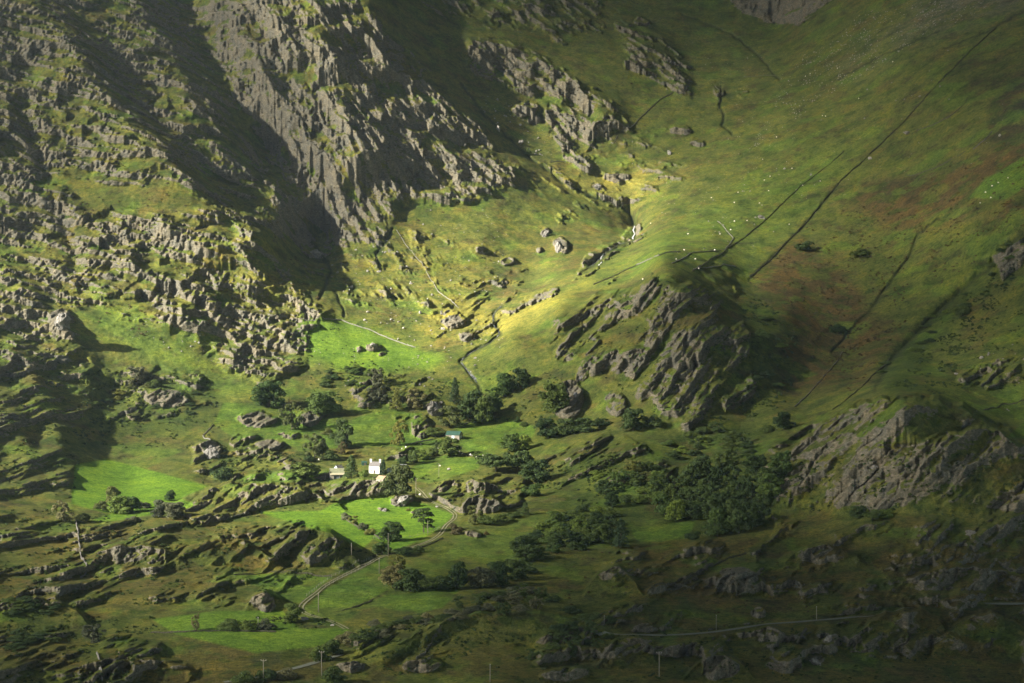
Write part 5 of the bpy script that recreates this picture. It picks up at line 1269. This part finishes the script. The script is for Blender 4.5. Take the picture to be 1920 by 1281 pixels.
# ------------------------------------------------------------------ fence along the track
def fence(pts, label, step=3.2):
    Q = resample(pts, step); rt = empty('wire_fence', tuple(Q[0])); o0 = Vector(Q[0])
    T_ = []
    for q in Q[::1]:
        z = gz(q[0], q[1]); b = MB(); x, y = q[0]-o0.x, q[1]-o0.y; zz = z-o0.z
        b.box(x-.09, x+.09, y-.09, y+.09, zz-.3, zz+1.25); b.build('fence_post', WOOD, rt); T_.append((x, y, zz))
    b = MB()
    for hh in (.35, .7, 1.1): b.tube([(x, y-.1, z+hh) for x, y, z in T_], .02, 4)
    b.build('wire', GREYS, rt); tag(rt, label, 'fence')
fence([(719,1039),(700,1045),(683,1054),(655,1066),(630,1079),(605,1093),(590,1107),(575,1118)], 'post and wire fence along the upper side of the winding track', 5)
fence([(700,1052),(685,1063),(660,1076),(632,1088),(610,1102)], 'post and wire fence along the lower side of the winding track', 5)
fence([(700,1010),(735,1014),(770,1008),(800,1002),(825,990)], 'post and wire fence under the lone pine', 5)

# ------------------------------------------------------------------ sheep: one skinned body
def sheep_mesh(graze):
    me = bpy.data.meshes.new('sheep'); hz = .28 if graze else .82
    vs = [(0,0,.62),(.28,0,.64),(-.30,0,.63),(.46,0,.70 if not graze else .52),(.62,0,hz),(.74,0,hz-.06),(.26,.13,.36),(.26,.13,.02),(.26,-.13,.36),(.26,-.13,.02),(-.30,.13,.36),(-.28,.13,.02),(-.30,-.13,.36),(-.28,-.13,.02),(-.46,0,.55)]
    es = [(0,1),(0,2),(1,3),(3,4),(4,5),(1,6),(6,7),(1,8),(8,9),(2,10),(10,11),(2,12),(12,13),(2,14)]
    rd = [.26,.24,.25,.13,.10,.06,.07,.04,.07,.04,.08,.04,.08,.04,.05]
    me.from_pydata(vs, es, []); o = bpy.data.objects.new('tmp', me); COL.objects.link(o)
    sk = o.modifiers.new('s', 'SKIN'); ss = o.modifiers.new('u', 'SUBSURF'); ss.levels = 1; ss.render_levels = 1
    for i, v in enumerate(me.skin_vertices[0].data): v.radius = (rd[i], rd[i]); v.use_root = (i == 0)
    dg = bpy.context.evaluated_depsgraph_get(); out = bpy.data.meshes.new_from_object(o.evaluated_get(dg)); bpy.data.objects.remove(o)
    out.polygons.foreach_set('use_smooth', [True]*len(out.polygons))
    return out
wool, nt = mat('sheep_wool'); gg = N(nt, 'ShaderNodeTexCoord').outputs['Object']; sx = N(nt, 'ShaderNodeSeparateXYZ'); L(nt, gg, sx.inputs[0])
cc = ramp(nt, sx.outputs[0], [(.50, (.80,.76,.66)), (.58, (.10,.09,.08))]); b_ = N(nt, 'ShaderNodeBsdfPrincipled'); b_.inputs['Roughness'].default_value = 1; L(nt, cc.outputs[0], b_.inputs['Base Color']); finish(nt, b_)
SH = [sheep_mesh(True), sheep_mesh(False)]
for m_ in SH: m_.materials.clear(); m_.materials.append(wool)
SL = [(789,835,'sheep grazing at the left end of the green strip below the low wall'),(822,842,'sheep on the grass left of the dark tree by the green roofed shed'),(754,843,'left sheep of the two on the rocks above the farmhouse'),(761,840,'right sheep of the two on the rocks above the farmhouse'),
(857,839,'sheep just right of the dark tree by the green roofed shed'),(867,852,'sheep at the foot of the tree below the green roofed shed'),(882,854,'sheep directly left of the tiny bush at the field corner'),(899,856,'sheep directly right of the tiny bush at the field corner'),(893,859,'sheep nearest below the tiny bush at the field corner'),(905,856,'rightmost sheep of the group at the field corner'),
(825,875,'sheep alone in the upper part of the sheep field'),(842,880.5,'sheep standing beside the flat pale stone in the sheep field'),(787,929,'white sheep on the grass beside the top of the track'),(598,863,'tiny sheep in the shade above the barn')]
SS = [(1485,317),(1444,332),(1433,339),(1441,359),(1377,381),(1384,362),(1334,372),(1424,382),(1377,416),(1401,415),(1480,422),(1538,341),(1505,349),(1542,218),(1548,219),(1456,258),(1510,144),(1519,139),(1570,129),(1674,117),(1610,186),(1304,487),(1283,470),(1310,505),(1340,470),(1268,487),(1860,350),(1848,362),(1872,344),(1890,335),(1858,372),(1838,382),(1220,420),(1205,525),(1430,300),(1350,440),(1370,432),(1290,440)]
for k, (x, y, lab) in enumerate(SL+[(a, b, 'sheep grazing far up on the green right slope') for a, b in SS]):
    p = at(x, y); o = bpy.data.objects.new('sheep', SH[k % 3 == 0]); COL.objects.link(o); s = 1.45 if k >= len(SL) else 1.3
    o.location = (p.x, p.y, gz(p.x, p.y)-.02); o.rotation_euler = (0, 0, random.uniform(-.9, .9)+(math.pi if random.random() < .5 else 0)); o.scale = (s, s, s)
    tag(o, lab, 'sheep', 'sheep grazing on the far right slope' if k >= len(SL) else 'sheep in the farm fields')
